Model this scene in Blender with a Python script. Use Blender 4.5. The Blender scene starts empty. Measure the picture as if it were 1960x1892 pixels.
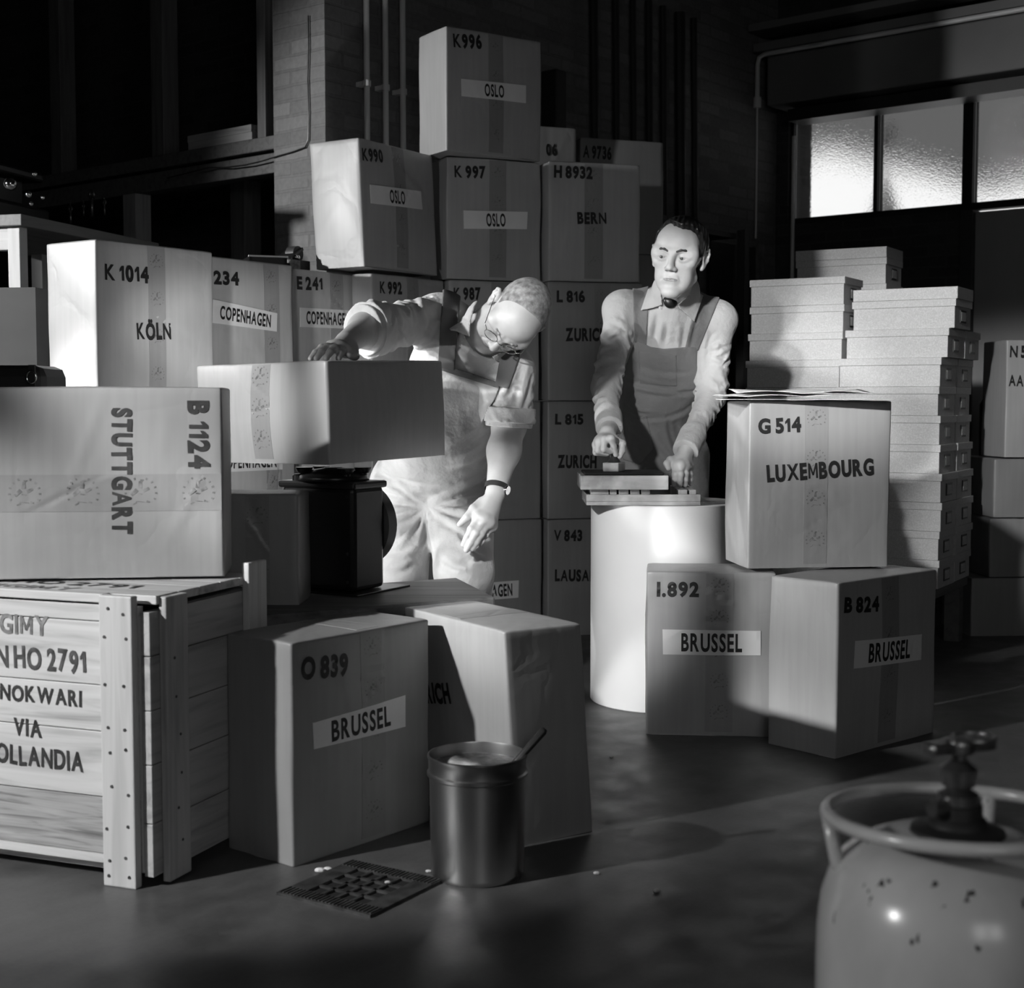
import bpy, bmesh, math, random
import numpy as np
from mathutils import Matrix, Vector

SC = bpy.context.scene
COL = SC.collection
PI = math.pi

# ------------------------------------------------------------------ camera, world, lights, exposure
F_PX, PITCH, CAM_H = 2736.0, 0.0654, 0.98          # the frame is 1960 x 1892
cam_d = bpy.data.cameras.new('camera')
cam = bpy.data.objects.new('camera', cam_d)
COL.objects.link(cam)
cam.location = (0, 0, CAM_H)
cam.rotation_euler = (PI / 2 - PITCH, 0, 0)
cam_d.sensor_fit = 'HORIZONTAL'
cam_d.sensor_width = 56.0
cam_d.lens = F_PX / 1960 * 56.0
cam_d.clip_start, cam_d.clip_end = 0.05, 200
cam_d.dof.use_dof = True
cam_d.dof.focus_distance = 4.2
cam_d.dof.aperture_fstop = 9.0
SC.camera = cam

SC.view_settings.view_transform = 'Standard'
SC.view_settings.look = 'None'
SC.view_settings.gamma = 1.0
SC.view_settings.exposure = 0.3
SC.view_settings.use_curve_mapping = False

world = bpy.data.worlds.new('world')
SC.world = world
world.use_nodes = True
bg = world.node_tree.nodes['Background']
bg.inputs[0].default_value = (0.5, 0.5, 0.5, 1)
bg.inputs[1].default_value = 0.22                  # overcast daylight outside the window


def spot(name, loc, target, power, angle, blend, radius):
    l = bpy.data.lights.new(name, 'SPOT')
    l.energy, l.spot_size, l.spot_blend, l.shadow_soft_size = power, math.radians(angle), blend, radius
    o = bpy.data.objects.new(name, l)
    COL.objects.link(o)
    o.location = loc
    d = Vector(target) - Vector(loc)
    o.rotation_euler = d.to_track_quat('-Z', 'Y').to_euler()
    return o


# assumed unseen front, side and low lamps at left; the other spots are added fills
spot('assumed_lamp_front', (-3.15, 1.15, 2.05), (0.62, 3.67, 0.80), 660, 20, 0.4, 0.06)
spot('fill_spot_crate', (-3.15, 1.15, 2.05), (-0.98, 2.80, 0.42), 490, 22, 0.5, 0.06)  # added second beam from the front lamp's position, brightens the crate
spot('fill_spot_man', (-1.00, 1.15, 1.80), (0.55, 4.75, 1.08), 290, 14, 0.5, 0.06)  # added fill aimed at the stamping man
spot('fill_spot_roll', (-1.00, 1.15, 1.78), (0.25, 4.50, 0.33), 400, 13.0, 0.5, 0.06)  # added narrow fill for the paper roll
spot('fill_spot_stacks', (-0.90, 0.80, 2.10), (1.55, 5.6, 0.95), 560, 16, 0.6, 0.06)  # added to brighten the stacked white boxes
spot('assumed_lamp_side', (-4.25, 3.85, 2.05), (-0.7, 5.35, 1.5), 520, 44, 0.7, 0.06)
spot('fill_spot_bend', (-4.20, 4.24, 1.00), (0.0, 4.33, 0.93), 230, 12, 0.5, 0.06)  # added beam onto the bending man's torso
spot('fill_spot_chest', (-3.60, 2.80, 1.92), (-0.02, 4.22, 1.13), 430, 10, 0.5, 0.06)  # added beam onto the same man's chest
spot('fill_spot_scale', (-2.20, 2.30, 1.60), (-0.68, 3.86, 0.95), 200, 14, 0.6, 0.05)  # added to brighten the left face of the parcel on the scale
spot('fill_spot_row', (-1.30, 3.20, 1.35), (-0.87, 5.05, 1.16), 75, 17, 0.5, 0.06)  # added fill for the parcel fronts at the left of the back row
spot('assumed_lamp_low', (-0.80, 3.93, 0.55), (-0.25, 4.75, 0.90), 19, 150, 0.5, 0.05)
spot('fill_spot_near', (-2.30, 0.55, 1.55), (0.50, 1.50, 0.42), 90, 16, 0.6, 0.06)  # added to light the gas cylinder
# added area fills behind the camera for assumed windows; the rear wall is solid
for wx in (1.9, 3.0):
    l = bpy.data.lights.new('fill_area_rear', 'AREA')
    l.shape, l.size, l.size_y, l.energy = 'RECTANGLE', 0.8, 1.2, 11.5
    o = bpy.data.objects.new('fill_area_rear', l)
    COL.objects.link(o)
    o.location = (wx - 1.2, -3.2, 2.3)
    o.rotation_euler = (Vector((0.3, 4.0, 0.6)) - o.location).to_track_quat('-Z', 'Y').to_euler()
# sun outside: it lights the yard behind the frosted window
sl = bpy.data.lights.new('sun', 'SUN')
sl.energy, sl.angle = 4.0, 0.01
so = bpy.data.objects.new('sun', sl)
COL.objects.link(so)
so.rotation_euler = (math.radians(50), 0, math.radians(-60))


# ------------------------------------------------------------------ camera geometry helpers
def ray(px, py):
    u, v = (px - 980) / F_PX, -(py - 946) / F_PX
    c, s = math.cos(PITCH), math.sin(PITCH)
    return np.array([u, c + v * s, -s + v * c])


def W(px, py, Y):
    """the point seen at photograph pixel (px, py) whose depth into the room is Y metres"""
    d = ray(px, py)
    return np.array([0, 0, CAM_H]) + d * (Y / d[1])


def G(px, py, z=0.0):
    d = ray(px, py)
    return np.array([0, 0, CAM_H]) + d * ((z - CAM_H) / d[2])


def to_px(P):
    x, y, z = P[:, 0], P[:, 1], P[:, 2] - CAM_H
    c, s = math.cos(PITCH), math.sin(PITCH)
    zc = y * c - z * s
    return 980 + F_PX * x / zc, 946 - F_PX * (y * s + z * c) / zc, zc


# ------------------------------------------------------------------ materials (all procedural, all greys)
MATS = {}


def nt(name):
    m = bpy.data.materials.new(name)
    m.use_nodes = True
    t = m.node_tree
    b = t.nodes['Principled BSDF']
    return m, t, b


def node(t, kind, **kw):
    n = t.nodes.new(kind)
    for k, v in kw.items():
        if k in n.inputs:
            n.inputs[k].default_value = v
        else:
            setattr(n, k, v)
    return n


def coords(t, scale=(1, 1, 1), rot=(0, 0, 0), out='Object'):
    tc = t.nodes.new('ShaderNodeTexCoord')
    mp = t.nodes.new('ShaderNodeMapping')
    mp.inputs['Scale'].default_value = scale
    mp.inputs['Rotation'].default_value = rot
    t.links.new(tc.outputs[out], mp.inputs[0])
    return mp.outputs[0]


def ramp(t, fac, stops):
    r = t.nodes.new('ShaderNodeValToRGB')
    e = r.color_ramp.elements
    while len(e) < len(stops):
        e.new(0.5)
    for i, (p, g) in enumerate(stops):
        e[i].position = p
        e[i].color = (g, g, g, 1)
    t.links.new(fac, r.inputs[0])
    return r.outputs[0]


def mixc(t, fac, a, b, mode='MIX'):
    m = t.nodes.new('ShaderNodeMix')
    m.data_type = 'RGBA'
    m.blend_type = mode
    for i, v in ((0, fac), (6, a), (7, b)):
        if isinstance(v, (int, float)):
            m.inputs[i].default_value = v if i == 0 else (v, v, v, 1)
        else:
            t.links.new(v, m.inputs[i])
    return m.outputs[2]


def bump(t, b, h, strength=0.3, dist=0.002):
    n = node(t, 'ShaderNodeBump', Strength=strength, Distance=dist)
    t.links.new(h, n.inputs['Height'])
    t.links.new(n.outputs[0], b.inputs['Normal'])


def mat(name, g, rough=0.6, metal=0.0, spec=0.5, noise=0.0, nscale=8, bumpy=0.0, bscale=40, bdist=0.002, stretch=(1, 1, 1), sheen=0.0, coat=0.0):
    if name in MATS:
        return MATS[name]
    m, t, b = nt(name)
    b.inputs['Roughness'].default_value = rough
    b.inputs['Metallic'].default_value = metal
    b.inputs['Specular IOR Level'].default_value = spec
    b.inputs['Sheen Weight'].default_value = sheen
    b.inputs['Coat Weight'].default_value = coat
    c = coords(t, stretch)
    if noise:
        n = node(t, 'ShaderNodeTexNoise', Scale=nscale, Detail=5.0)
        t.links.new(c, n.inputs['Vector'])
        o = ramp(t, n.outputs['Fac'], [(0.3, g * (1 - noise)), (0.7, min(1, g * (1 + noise)))])
        t.links.new(o, b.inputs['Base Color'])
    else:
        b.inputs['Base Color'].default_value = (g, g, g, 1)
    if bumpy:
        n = node(t, 'ShaderNodeTexNoise', Scale=bscale, Detail=4.0)
        t.links.new(c, n.inputs['Vector'])
        bump(t, b, n.outputs['Fac'], bumpy, bdist)
    MATS[name] = m
    return m


def mat_kraft(name, g, rough=0.42):
    m, t, b = nt(name)
    b.inputs['Roughness'].default_value = rough
    b.inputs['Specular IOR Level'].default_value = 0.55
    c = coords(t)
    n1 = node(t, 'ShaderNodeTexNoise', Scale=3.0, Detail=3.0)
    n2 = node(t, 'ShaderNodeTexNoise', Scale=220.0, Detail=2.0)
    cs = coords(t, (1, 1, 0.06))
    n3 = node(t, 'ShaderNodeTexNoise', Scale=60.0, Detail=2.0)
    for a, q in ((c, n1), (c, n2), (cs, n3)):
        t.links.new(a, q.inputs['Vector'])
    a = ramp(t, n1.outputs['Fac'], [(0.3, g * 0.9), (0.7, g * 1.08)])
    a = mixc(t, 0.25, a, ramp(t, n3.outputs['Fac'], [(0.35, 0.75), (0.65, 1.0)]), 'MULTIPLY')
    t.links.new(a, b.inputs['Base Color'])
    v = node(t, 'ShaderNodeTexVoronoi', Scale=6.0)
    v.feature = 'DISTANCE_TO_EDGE'
    nw = node(t, 'ShaderNodeTexNoise', Scale=4.0, Detail=4.0)
    t.links.new(c, nw.inputs['Vector'])
    t.links.new(mixc(t, 0.35, c, nw.outputs['Color']), v.inputs['Vector'])
    h = mixc(t, 0.5, ramp(t, v.outputs['Distance'], [(0.0, 0.0), (0.10, 0.5)]), nw.outputs['Fac'])
    bump(t, b, h, 0.22, 0.006)
    return m


def mat_wood(name, g, axis='X', contrast=0.35, rough=0.6, scale=1.0, stain=0.0):
    """grain runs along the given local axis"""
    m, t, b = nt(name)
    b.inputs['Roughness'].default_value = rough
    st = {'X': (1.5, 22, 22), 'Y': (22, 1.5, 22), 'Z': (22, 22, 1.5)}[axis]
    c = coords(t, tuple(s * scale for s in st))
    n = node(t, 'ShaderNodeTexNoise', Scale=1.6, Detail=6.0, Distortion=0.8)
    t.links.new(c, n.inputs['Vector'])
    col = ramp(t, n.outputs['Fac'], [(0.28, g * (1 - contrast)), (0.5, g), (0.75, min(1, g * (1 + contrast * 0.45)))])
    if stain:
        c2 = coords(t)
        n2 = node(t, 'ShaderNodeTexNoise', Scale=7.0, Detail=5.0)
        t.links.new(c2, n2.inputs['Vector'])
        col = mixc(t, 1.0, col, ramp(t, n2.outputs['Fac'], [(0.42, 1 - stain), (0.6, 1.0)]), 'MULTIPLY')
    t.links.new(col, b.inputs['Base Color'])
    bump(t, b, n.outputs['Fac'], 0.25, 0.002)
    return m


def mat_brick(name, g, mortar, contrast):
    m, t, b = nt(name)
    b.inputs['Roughness'].default_value = 0.85
    tc = t.nodes.new('ShaderNodeTexCoord')
    sp = t.nodes.new('ShaderNodeSeparateXYZ')
    t.links.new(tc.outputs['Object'], sp.inputs[0])
    ad = t.nodes.new('ShaderNodeMath')
    t.links.new(sp.outputs[0], ad.inputs[0])
    t.links.new(sp.outputs[1], ad.inputs[1])
    cb = t.nodes.new('ShaderNodeCombineXYZ')
    t.links.new(ad.outputs[0], cb.inputs[0])
    t.links.new(sp.outputs[2], cb.inputs[1])
    nz = node(t, 'ShaderNodeTexNoise', Scale=9.0, Detail=3.0)
    t.links.new(tc.outputs['Object'], nz.inputs['Vector'])
    wob = mixc(t, 0.012, cb.outputs[0], nz.outputs['Color'], 'ADD')
    br = t.nodes.new('ShaderNodeTexBrick')
    br.offset = 0.5
    t.links.new(wob, br.inputs['Vector'])
    br.inputs['Scale'].default_value = 1.0
    br.inputs['Brick Width'].default_value = 0.215
    br.inputs['Row Height'].default_value = 0.0625
    br.inputs['Mortar Size'].default_value = 0.007
    br.inputs['Mortar Smooth'].default_value = 0.3
    br.inputs['Bias'].default_value = -0.1
    br.inputs['Color1'].default_value = (g * (1 + contrast),) * 3 + (1,)
    br.inputs['Color2'].default_value = (g * (1 - contrast),) * 3 + (1,)
    br.inputs['Mortar'].default_value = (mortar,) * 3 + (1,)
    n2 = node(t, 'ShaderNodeTexNoise', Scale=45.0, Detail=5.0)
    t.links.new(tc.outputs['Object'], n2.inputs['Vector'])
    col = mixc(t, 0.6, br.outputs['Color'], ramp(t, n2.outputs['Fac'], [(0.3, 0.65), (0.7, 1.0)]), 'MULTIPLY')
    t.links.new(col, b.inputs['Base Color'])
    h = mixc(t, 0.25, ramp(t, br.outputs['Fac'], [(0.0, 1.0), (1.0, 0.0)]), n2.outputs['Fac'])
    bump(t, b, h, 0.6, 0.008)
    return m


KRAFT = [mat_kraft('kraft_paper', 0.36), mat_kraft('kraft_paper_dark', 0.27), mat_kraft('kraft_paper_pale', 0.44)]
TAPE = mat_kraft('gummed_tape', 0.24, 0.36)
TAPE_PALE = mat_kraft('gummed_tape_pale', 0.31, 0.36)
INK = mat('stencil_ink', 0.012, 0.6)
INK_WORN = mat('worn_stencil_ink', 0.05, 0.7, noise=0.7, nscale=60)
INK_FAINT = mat('faded_ink', 0.16, 0.7, noise=0.6, nscale=50)
EMBLEM_INK = mat('tape_print', 0.19, 0.6, noise=0.5, nscale=80)
LABEL = mat('label_paper', 0.72, 0.6, noise=0.05, nscale=6)
WHITE = mat('white_paper', 0.8, 0.55, noise=0.03, nscale=5, bumpy=0.1, bscale=8)
TIN = mat('tin_plate', 0.46, 0.33, metal=1.0, noise=0.25, nscale=9, bumpy=0.12, bscale=7, stretch=(1, 1, 0.2))
BLACK = mat('black_enamel', 0.012, 0.32, noise=0.2, bumpy=0.05, bscale=60)
IRON = mat('cast_iron', 0.07, 0.55, metal=0.6, noise=0.5, nscale=30, bumpy=0.3, bscale=70)
STEEL = mat('grey_steel', 0.35, 0.35, metal=0.9, noise=0.2)
PIPE = mat('painted_pipe', 0.7, 0.35)
DARKMETAL = mat('dark_metal', 0.04, 0.5, metal=0.5)
CHROME = mat('chrome', 0.75, 0.1, metal=1.0)
PINE = mat_wood('pine_grain_x', 0.50, 'X', 0.42)
PINE_Y = mat_wood('pine_grain_y', 0.5, 'Y', 0.3)
PINE_Z = mat_wood('pine_grain_z', 0.50, 'Z', 0.2)
ROUGHSAWN = mat_wood('rough_sawn_board', 0.3, 'X', 0.6, 0.9, 2.5)
OLDWOOD = mat_wood('old_dark_wood', 0.12, 'X', 0.5, 0.6)
BEAM = mat_wood('dark_timber', 0.10, 'X', 0.4)
BEAM_Z = mat_wood('dark_timber_upright', 0.12, 'Z', 0.4)
SKIN = mat('skin', 0.52, 0.48, noise=0.06, nscale=30, bumpy=0.12, bscale=160, bdist=0.001)
SHIRT = mat('shirt_cotton', 0.62, 0.85, noise=0.04, nscale=20, bumpy=0.55, bscale=15, bdist=0.022, sheen=0.2)
SHIRT2 = mat('work_jacket_cotton', 0.5, 0.85, noise=0.04, nscale=20, bumpy=0.55, bscale=15, bdist=0.022, sheen=0.2)
DENIM = mat('worn_overall_cotton', 0.40, 0.85, noise=0.16, nscale=9, bumpy=0.55, bscale=14, bdist=0.022, sheen=0.2)
DENIM2 = mat('overall_cotton', 0.175, 0.85, noise=0.12, nscale=9, bumpy=0.55, bscale=14, bdist=0.022, sheen=0.2)
STRAPCLOTH = mat('strap_cotton', 0.15, 0.85, noise=0.1)
HAIRDARK = mat('dark_hair', 0.012, 0.3, noise=0.5, nscale=90, stretch=(1, 0.15, 1), bumpy=0.5, bscale=60)
LIPS = mat('lip_skin', 0.30, 0.45)
HAIRGREY = mat('cropped_grey_hair', 0.27, 0.6, noise=0.5, nscale=60, bumpy=0.6, bscale=150)
LEATHER = mat('dark_leather', 0.03, 0.45, bumpy=0.2)
EYEWHITE = mat('eye_white', 0.42, 0.25)
IRIS = mat('iris', 0.07, 0.2)
BROW = mat('brow_hair', 0.05, 0.6, noise=.4, nscale=120)


# ------------------------------------------------------------------ object helpers
def tag(o, label=None, cat=None, group=None, kind=None):
    if label:
        o['label'] = label
    if cat:
        o['category'] = cat
    if group:
        o['group'] = group
    if kind:
        o['kind'] = kind
    return o


def empty(name, M, label, cat, group=None):
    o = bpy.data.objects.new(name, None)
    COL.objects.link(o)
    o.empty_display_size = 0.05
    if isinstance(M, Matrix):
        o.matrix_world = M
    else:
        o.location = M
    return tag(o, label, cat, group)


def link_mesh(name, me, m, parent=None, smooth=False, bevel=0.0):
    o = bpy.data.objects.new(name, me)
    COL.objects.link(o)
    if m is not None:
        me.materials.append(m)
    if parent is not None:
        o.parent = parent
    if smooth:
        me.polygons.foreach_set('use_smooth', [True] * len(me.polygons))
    if bevel:
        b = o.modifiers.new('edge', 'BEVEL')
        b.width, b.segments, b.limit_method = bevel, 2, 'ANGLE'
        b.angle_limit = math.radians(40)
        b.use_clamp_overlap = True
    return o


class MB:
    """collects shapes into one mesh"""

    def __init__(self):
        self.v, self.f = [], []

    def add(self, v, f):
        n = len(self.v)
        self.v += [tuple(float(q) for q in p) for p in v]
        self.f += [tuple(i + n for i in q) for q in f]
        return self

    def box(self, c, s, rot=None):
        x, y, z = s[0] / 2, s[1] / 2, s[2] / 2
        vs = [Vector(p) for p in ((-x, -y, -z), (x, -y, -z), (x, y, -z), (-x, y, -z), (-x, -y, z), (x, -y, z), (x, y, z), (-x, y, z))]
        if rot is not None:
            R = rot if isinstance(rot, Matrix) else Matrix.Rotation(rot, 3, 'Z')
            vs = [R @ p for p in vs]
        return self.add([p + Vector(c) for p in vs], [(0, 3, 2, 1), (4, 5, 6, 7), (0, 1, 5, 4), (1, 2, 6, 5), (2, 3, 7, 6), (3, 0, 4, 7)])

    def bx(self, a, b):
        return self.box([(a[i] + b[i]) / 2 for i in range(3)], [abs(b[i] - a[i]) for i in range(3)])

    def tube(self, pts, r, n=12, closed=False, caps=True):
        pts = [Vector(p) for p in pts]
        rs = r if isinstance(r, (list, tuple)) else [r] * len(pts)
        rings, N = [], len(pts)
        prev = None
        for i, p in enumerate(pts):
            a = pts[i - 1] if (i > 0 or closed) else p
            b = pts[(i + 1) % N] if (i < N - 1 or closed) else p
            d = (b - a).normalized()
            if prev is None:
                x = d.orthogonal().normalized()
            else:
                x = (prev - d * prev.dot(d)).normalized()
            prev = x
            y = d.cross(x)
            rings.append([p + (x * math.cos(2 * PI * k / n) + y * math.sin(2 * PI * k / n)) * rs[i] for k in range(n)])
        vs = [q for rg in rings for q in rg]
        fs = []
        for i in range(N if closed else N - 1):
            j = (i + 1) % N
            for k in range(n):
                l = (k + 1) % n
                fs.append((i * n + k, i * n + l, j * n + l, j * n + k))
        if caps and not closed:
            fs.append(tuple(range(n - 1, -1, -1)))
            fs.append(tuple((N - 1) * n + k for k in range(n)))
        return self.add(vs, fs)

    def lathe(self, prof, n=48, c=(0, 0, 0), M=None):
        """profile of (radius, height), around local z"""
        vs, fs = [], []
        for r, z in prof:
            for k in range(n):
                p = Vector((r * math.cos(2 * PI * k / n), r * math.sin(2 * PI * k / n), z))
                if M is not None:
                    p = M @ p
                vs.append(p + Vector(c))
        for i in range(len(prof) - 1):
            for k in range(n):
                l = (k + 1) % n
                fs.append((i * n + k, i * n + l, (i + 1) * n + l, (i + 1) * n + k))
        if prof[0][0] > 1e-6:
            fs.append(tuple(range(n - 1, -1, -1)))
        if prof[-1][0] > 1e-6:
            fs.append(tuple((len(prof) - 1) * n + k for k in range(n)))
        return self.add(vs, fs)

    def ball(self, c, r, n=16, m=10):
        r = (r, r, r) if isinstance(r, (int, float)) else r
        vs = [Vector(c) + Vector((r[0] * math.sin(PI * i / m) * math.cos(2 * PI * k / n), r[1] * math.sin(PI * i / m) * math.sin(2 * PI * k / n), r[2] * math.cos(PI * i / m)))
              for i in range(m + 1) for k in range(n)]
        fs = [(i * n + k, (i + 1) * n + k, (i + 1) * n + (k + 1) % n, i * n + (k + 1) % n) for i in range(m) for k in range(n)]
        return self.add(vs, fs)

    def build(self, name, m, parent=None, smooth=False, bevel=0.0, weld=False):
        me = bpy.data.meshes.new(name)
        me.from_pydata(self.v, [], self.f)
        if weld:
            bm = bmesh.new()
            bm.from_mesh(me)
            bmesh.ops.remove_doubles(bm, verts=bm.verts, dist=1e-5)
            bm.to_mesh(me)
            bm.free()
        me.update()
        o = link_mesh(name, me, m, parent, smooth, bevel)
        if smooth == 'auto':
            me.polygons.foreach_set('use_smooth', [True] * len(me.polygons))
            me.set_sharp_from_angle(angle=math.radians(35))
        return o


def frame(loc, th, roll=0.0, pit=0.0):
    return Matrix.Translation(Vector([float(q) for q in loc])) @ Matrix.Rotation(pit, 4, 'X') @ Matrix.Rotation(roll, 4, 'Y') @ Matrix.Rotation(th, 4, 'Z')


# ------------------------------------------------------------------ lettering: each character a filled outline
GLYPH = {}


def glyph(ch, bold):
    key = (ch, bold)
    if key not in GLYPH:
        cu = bpy.data.curves.new('glyph', 'FONT')
        cu.body, cu.size, cu.offset, cu.resolution_u = ch, 1.0, bold, 4
        o = bpy.data.objects.new('glyph', cu)
        COL.objects.link(o)
        dg = bpy.context.evaluated_depsgraph_get()
        me = bpy.data.meshes.new_from_object(o.evaluated_get(dg))
        v = np.array([p.co[:2] for p in me.vertices]) if len(me.vertices) else np.zeros((0, 2))
        f = [tuple(p.vertices) for p in me.polygons]
        bpy.data.objects.remove(o)
        bpy.data.curves.remove(cu)
        bpy.data.meshes.remove(me)
        GLYPH[key] = (v, f)
    return GLYPH[key]


CAP = None


def text2d(s, bold=0.03, gap=0.09, cond=1.0, jitter=0.0, seed=1):
    """vertices (cap height 1, centred on 0) and faces of a line of lettering"""
    global CAP
    rnd = random.Random(seed)
    if CAP is None:
        hv = glyph('H', 0.0)[0]
        CAP = hv[:, 1].max() - hv[:, 1].min()
    V, Fs, x = [], [], 0.0
    for ch in s:
        if ch == ' ':
            x += 0.30 * cond
            continue
        if ch == 'M':
            v = np.array([(0, 0), (.19, 0), (.19, 1), (0, 1), (.76, 0), (.95, 0), (.95, 1), (.76, 1), (.02, 1), (.40, .2), (.565, .2), (.20, 1), (.75, 1), (.385, .2), (.55, .2), (.93, 1)]) * CAP
            f = [(0, 1, 2, 3), (4, 5, 6, 7), (8, 9, 10, 11), (12, 13, 14, 15)]
        elif ch == '1':                                  # a one with a flag, as on the stencils
            v, f = np.array([(.20, 0), (.44, 0), (.44, 1), (.24, 1), (0, .76), (0, .58), (.20, .70)]) * CAP, [(0, 1, 2, 3, 6), (3, 4, 5, 6)]
        else:
            v, f = glyph(ch, bold if ch not in 'MWNXKVA' else min(bold, .026))
        w = v / CAP
        w[:, 0] = (w[:, 0] - w[:, 0].min()) * cond
        wd = w[:, 0].max()
        a = rnd.uniform(-1, 1) * jitter
        ca, sa = math.cos(a), math.sin(a)
        q = w - np.array([wd / 2, 0.5])
        q = np.stack([q[:, 0] * ca - q[:, 1] * sa, q[:, 0] * sa + q[:, 1] * ca + rnd.uniform(-1, 1) * jitter * 0.5], 1)
        q[:, 0] += x + wd / 2
        n = len(V)
        V += q.tolist()
        Fs += [tuple(i + n for i in t) for t in f]
        x += wd + gap
    V = np.array(V)
    V[:, 0] -= (x - gap) / 2
    return V, Fs


def emblem2d():
    """printed mark on the gummed tape: a figure inside a ring of short dashes"""
    V, Fs = [], []

    def poly(pts):
        n = len(V)
        V.extend(pts)
        Fs.append(tuple(range(n, n + len(pts))))

    for k in range(11):
        a = math.radians(-25 + 230 * k / 10)
        if k == 5:
            continue
        c, s = math.cos(a), math.sin(a)
        poly([(c * r - s * w, s * r + c * w) for r, w in ((0.88, -0.05), (1.02, -0.06), (1.02, 0.06), (0.88, 0.05))])

    def limb(x0, y0, x1, y1, w0, w1):
        d = math.hypot(x1 - x0, y1 - y0)
        nx, ny = -(y1 - y0) / d, (x1 - x0) / d
        poly([(x0 + nx * w0, y0 + ny * w0), (x1 + nx * w1, y1 + ny * w1), (x1 - nx * w1, y1 - ny * w1), (x0 - nx * w0, y0 - ny * w0)][::-1])

    limb(-0.05, 0.28, -0.02, 0.75, 0.13, 0.09)
    limb(-0.02, 0.75, 0.2, 0.82, 0.09, 0.03)
    limb(-0.22, 0.2, -0.6, -0.15, 0.13, 0.10)
    limb(0.15, 0.12, 0.52, 0.28, 0.10, 0.09)
    limb(-0.25, -0.62, -0.5, -0.75, 0.05, 0.03)
    limb(0.35, -0.55, 0.55, -0.6, 0.07, 0.05)
    limb(-0.18, -0.05, 0.1, -0.1, 0.05, 0.03)
    limb(-0.3, -0.55, 0.25, -0.6, 0.02, 0.02)
    return np.array(V), Fs


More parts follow.
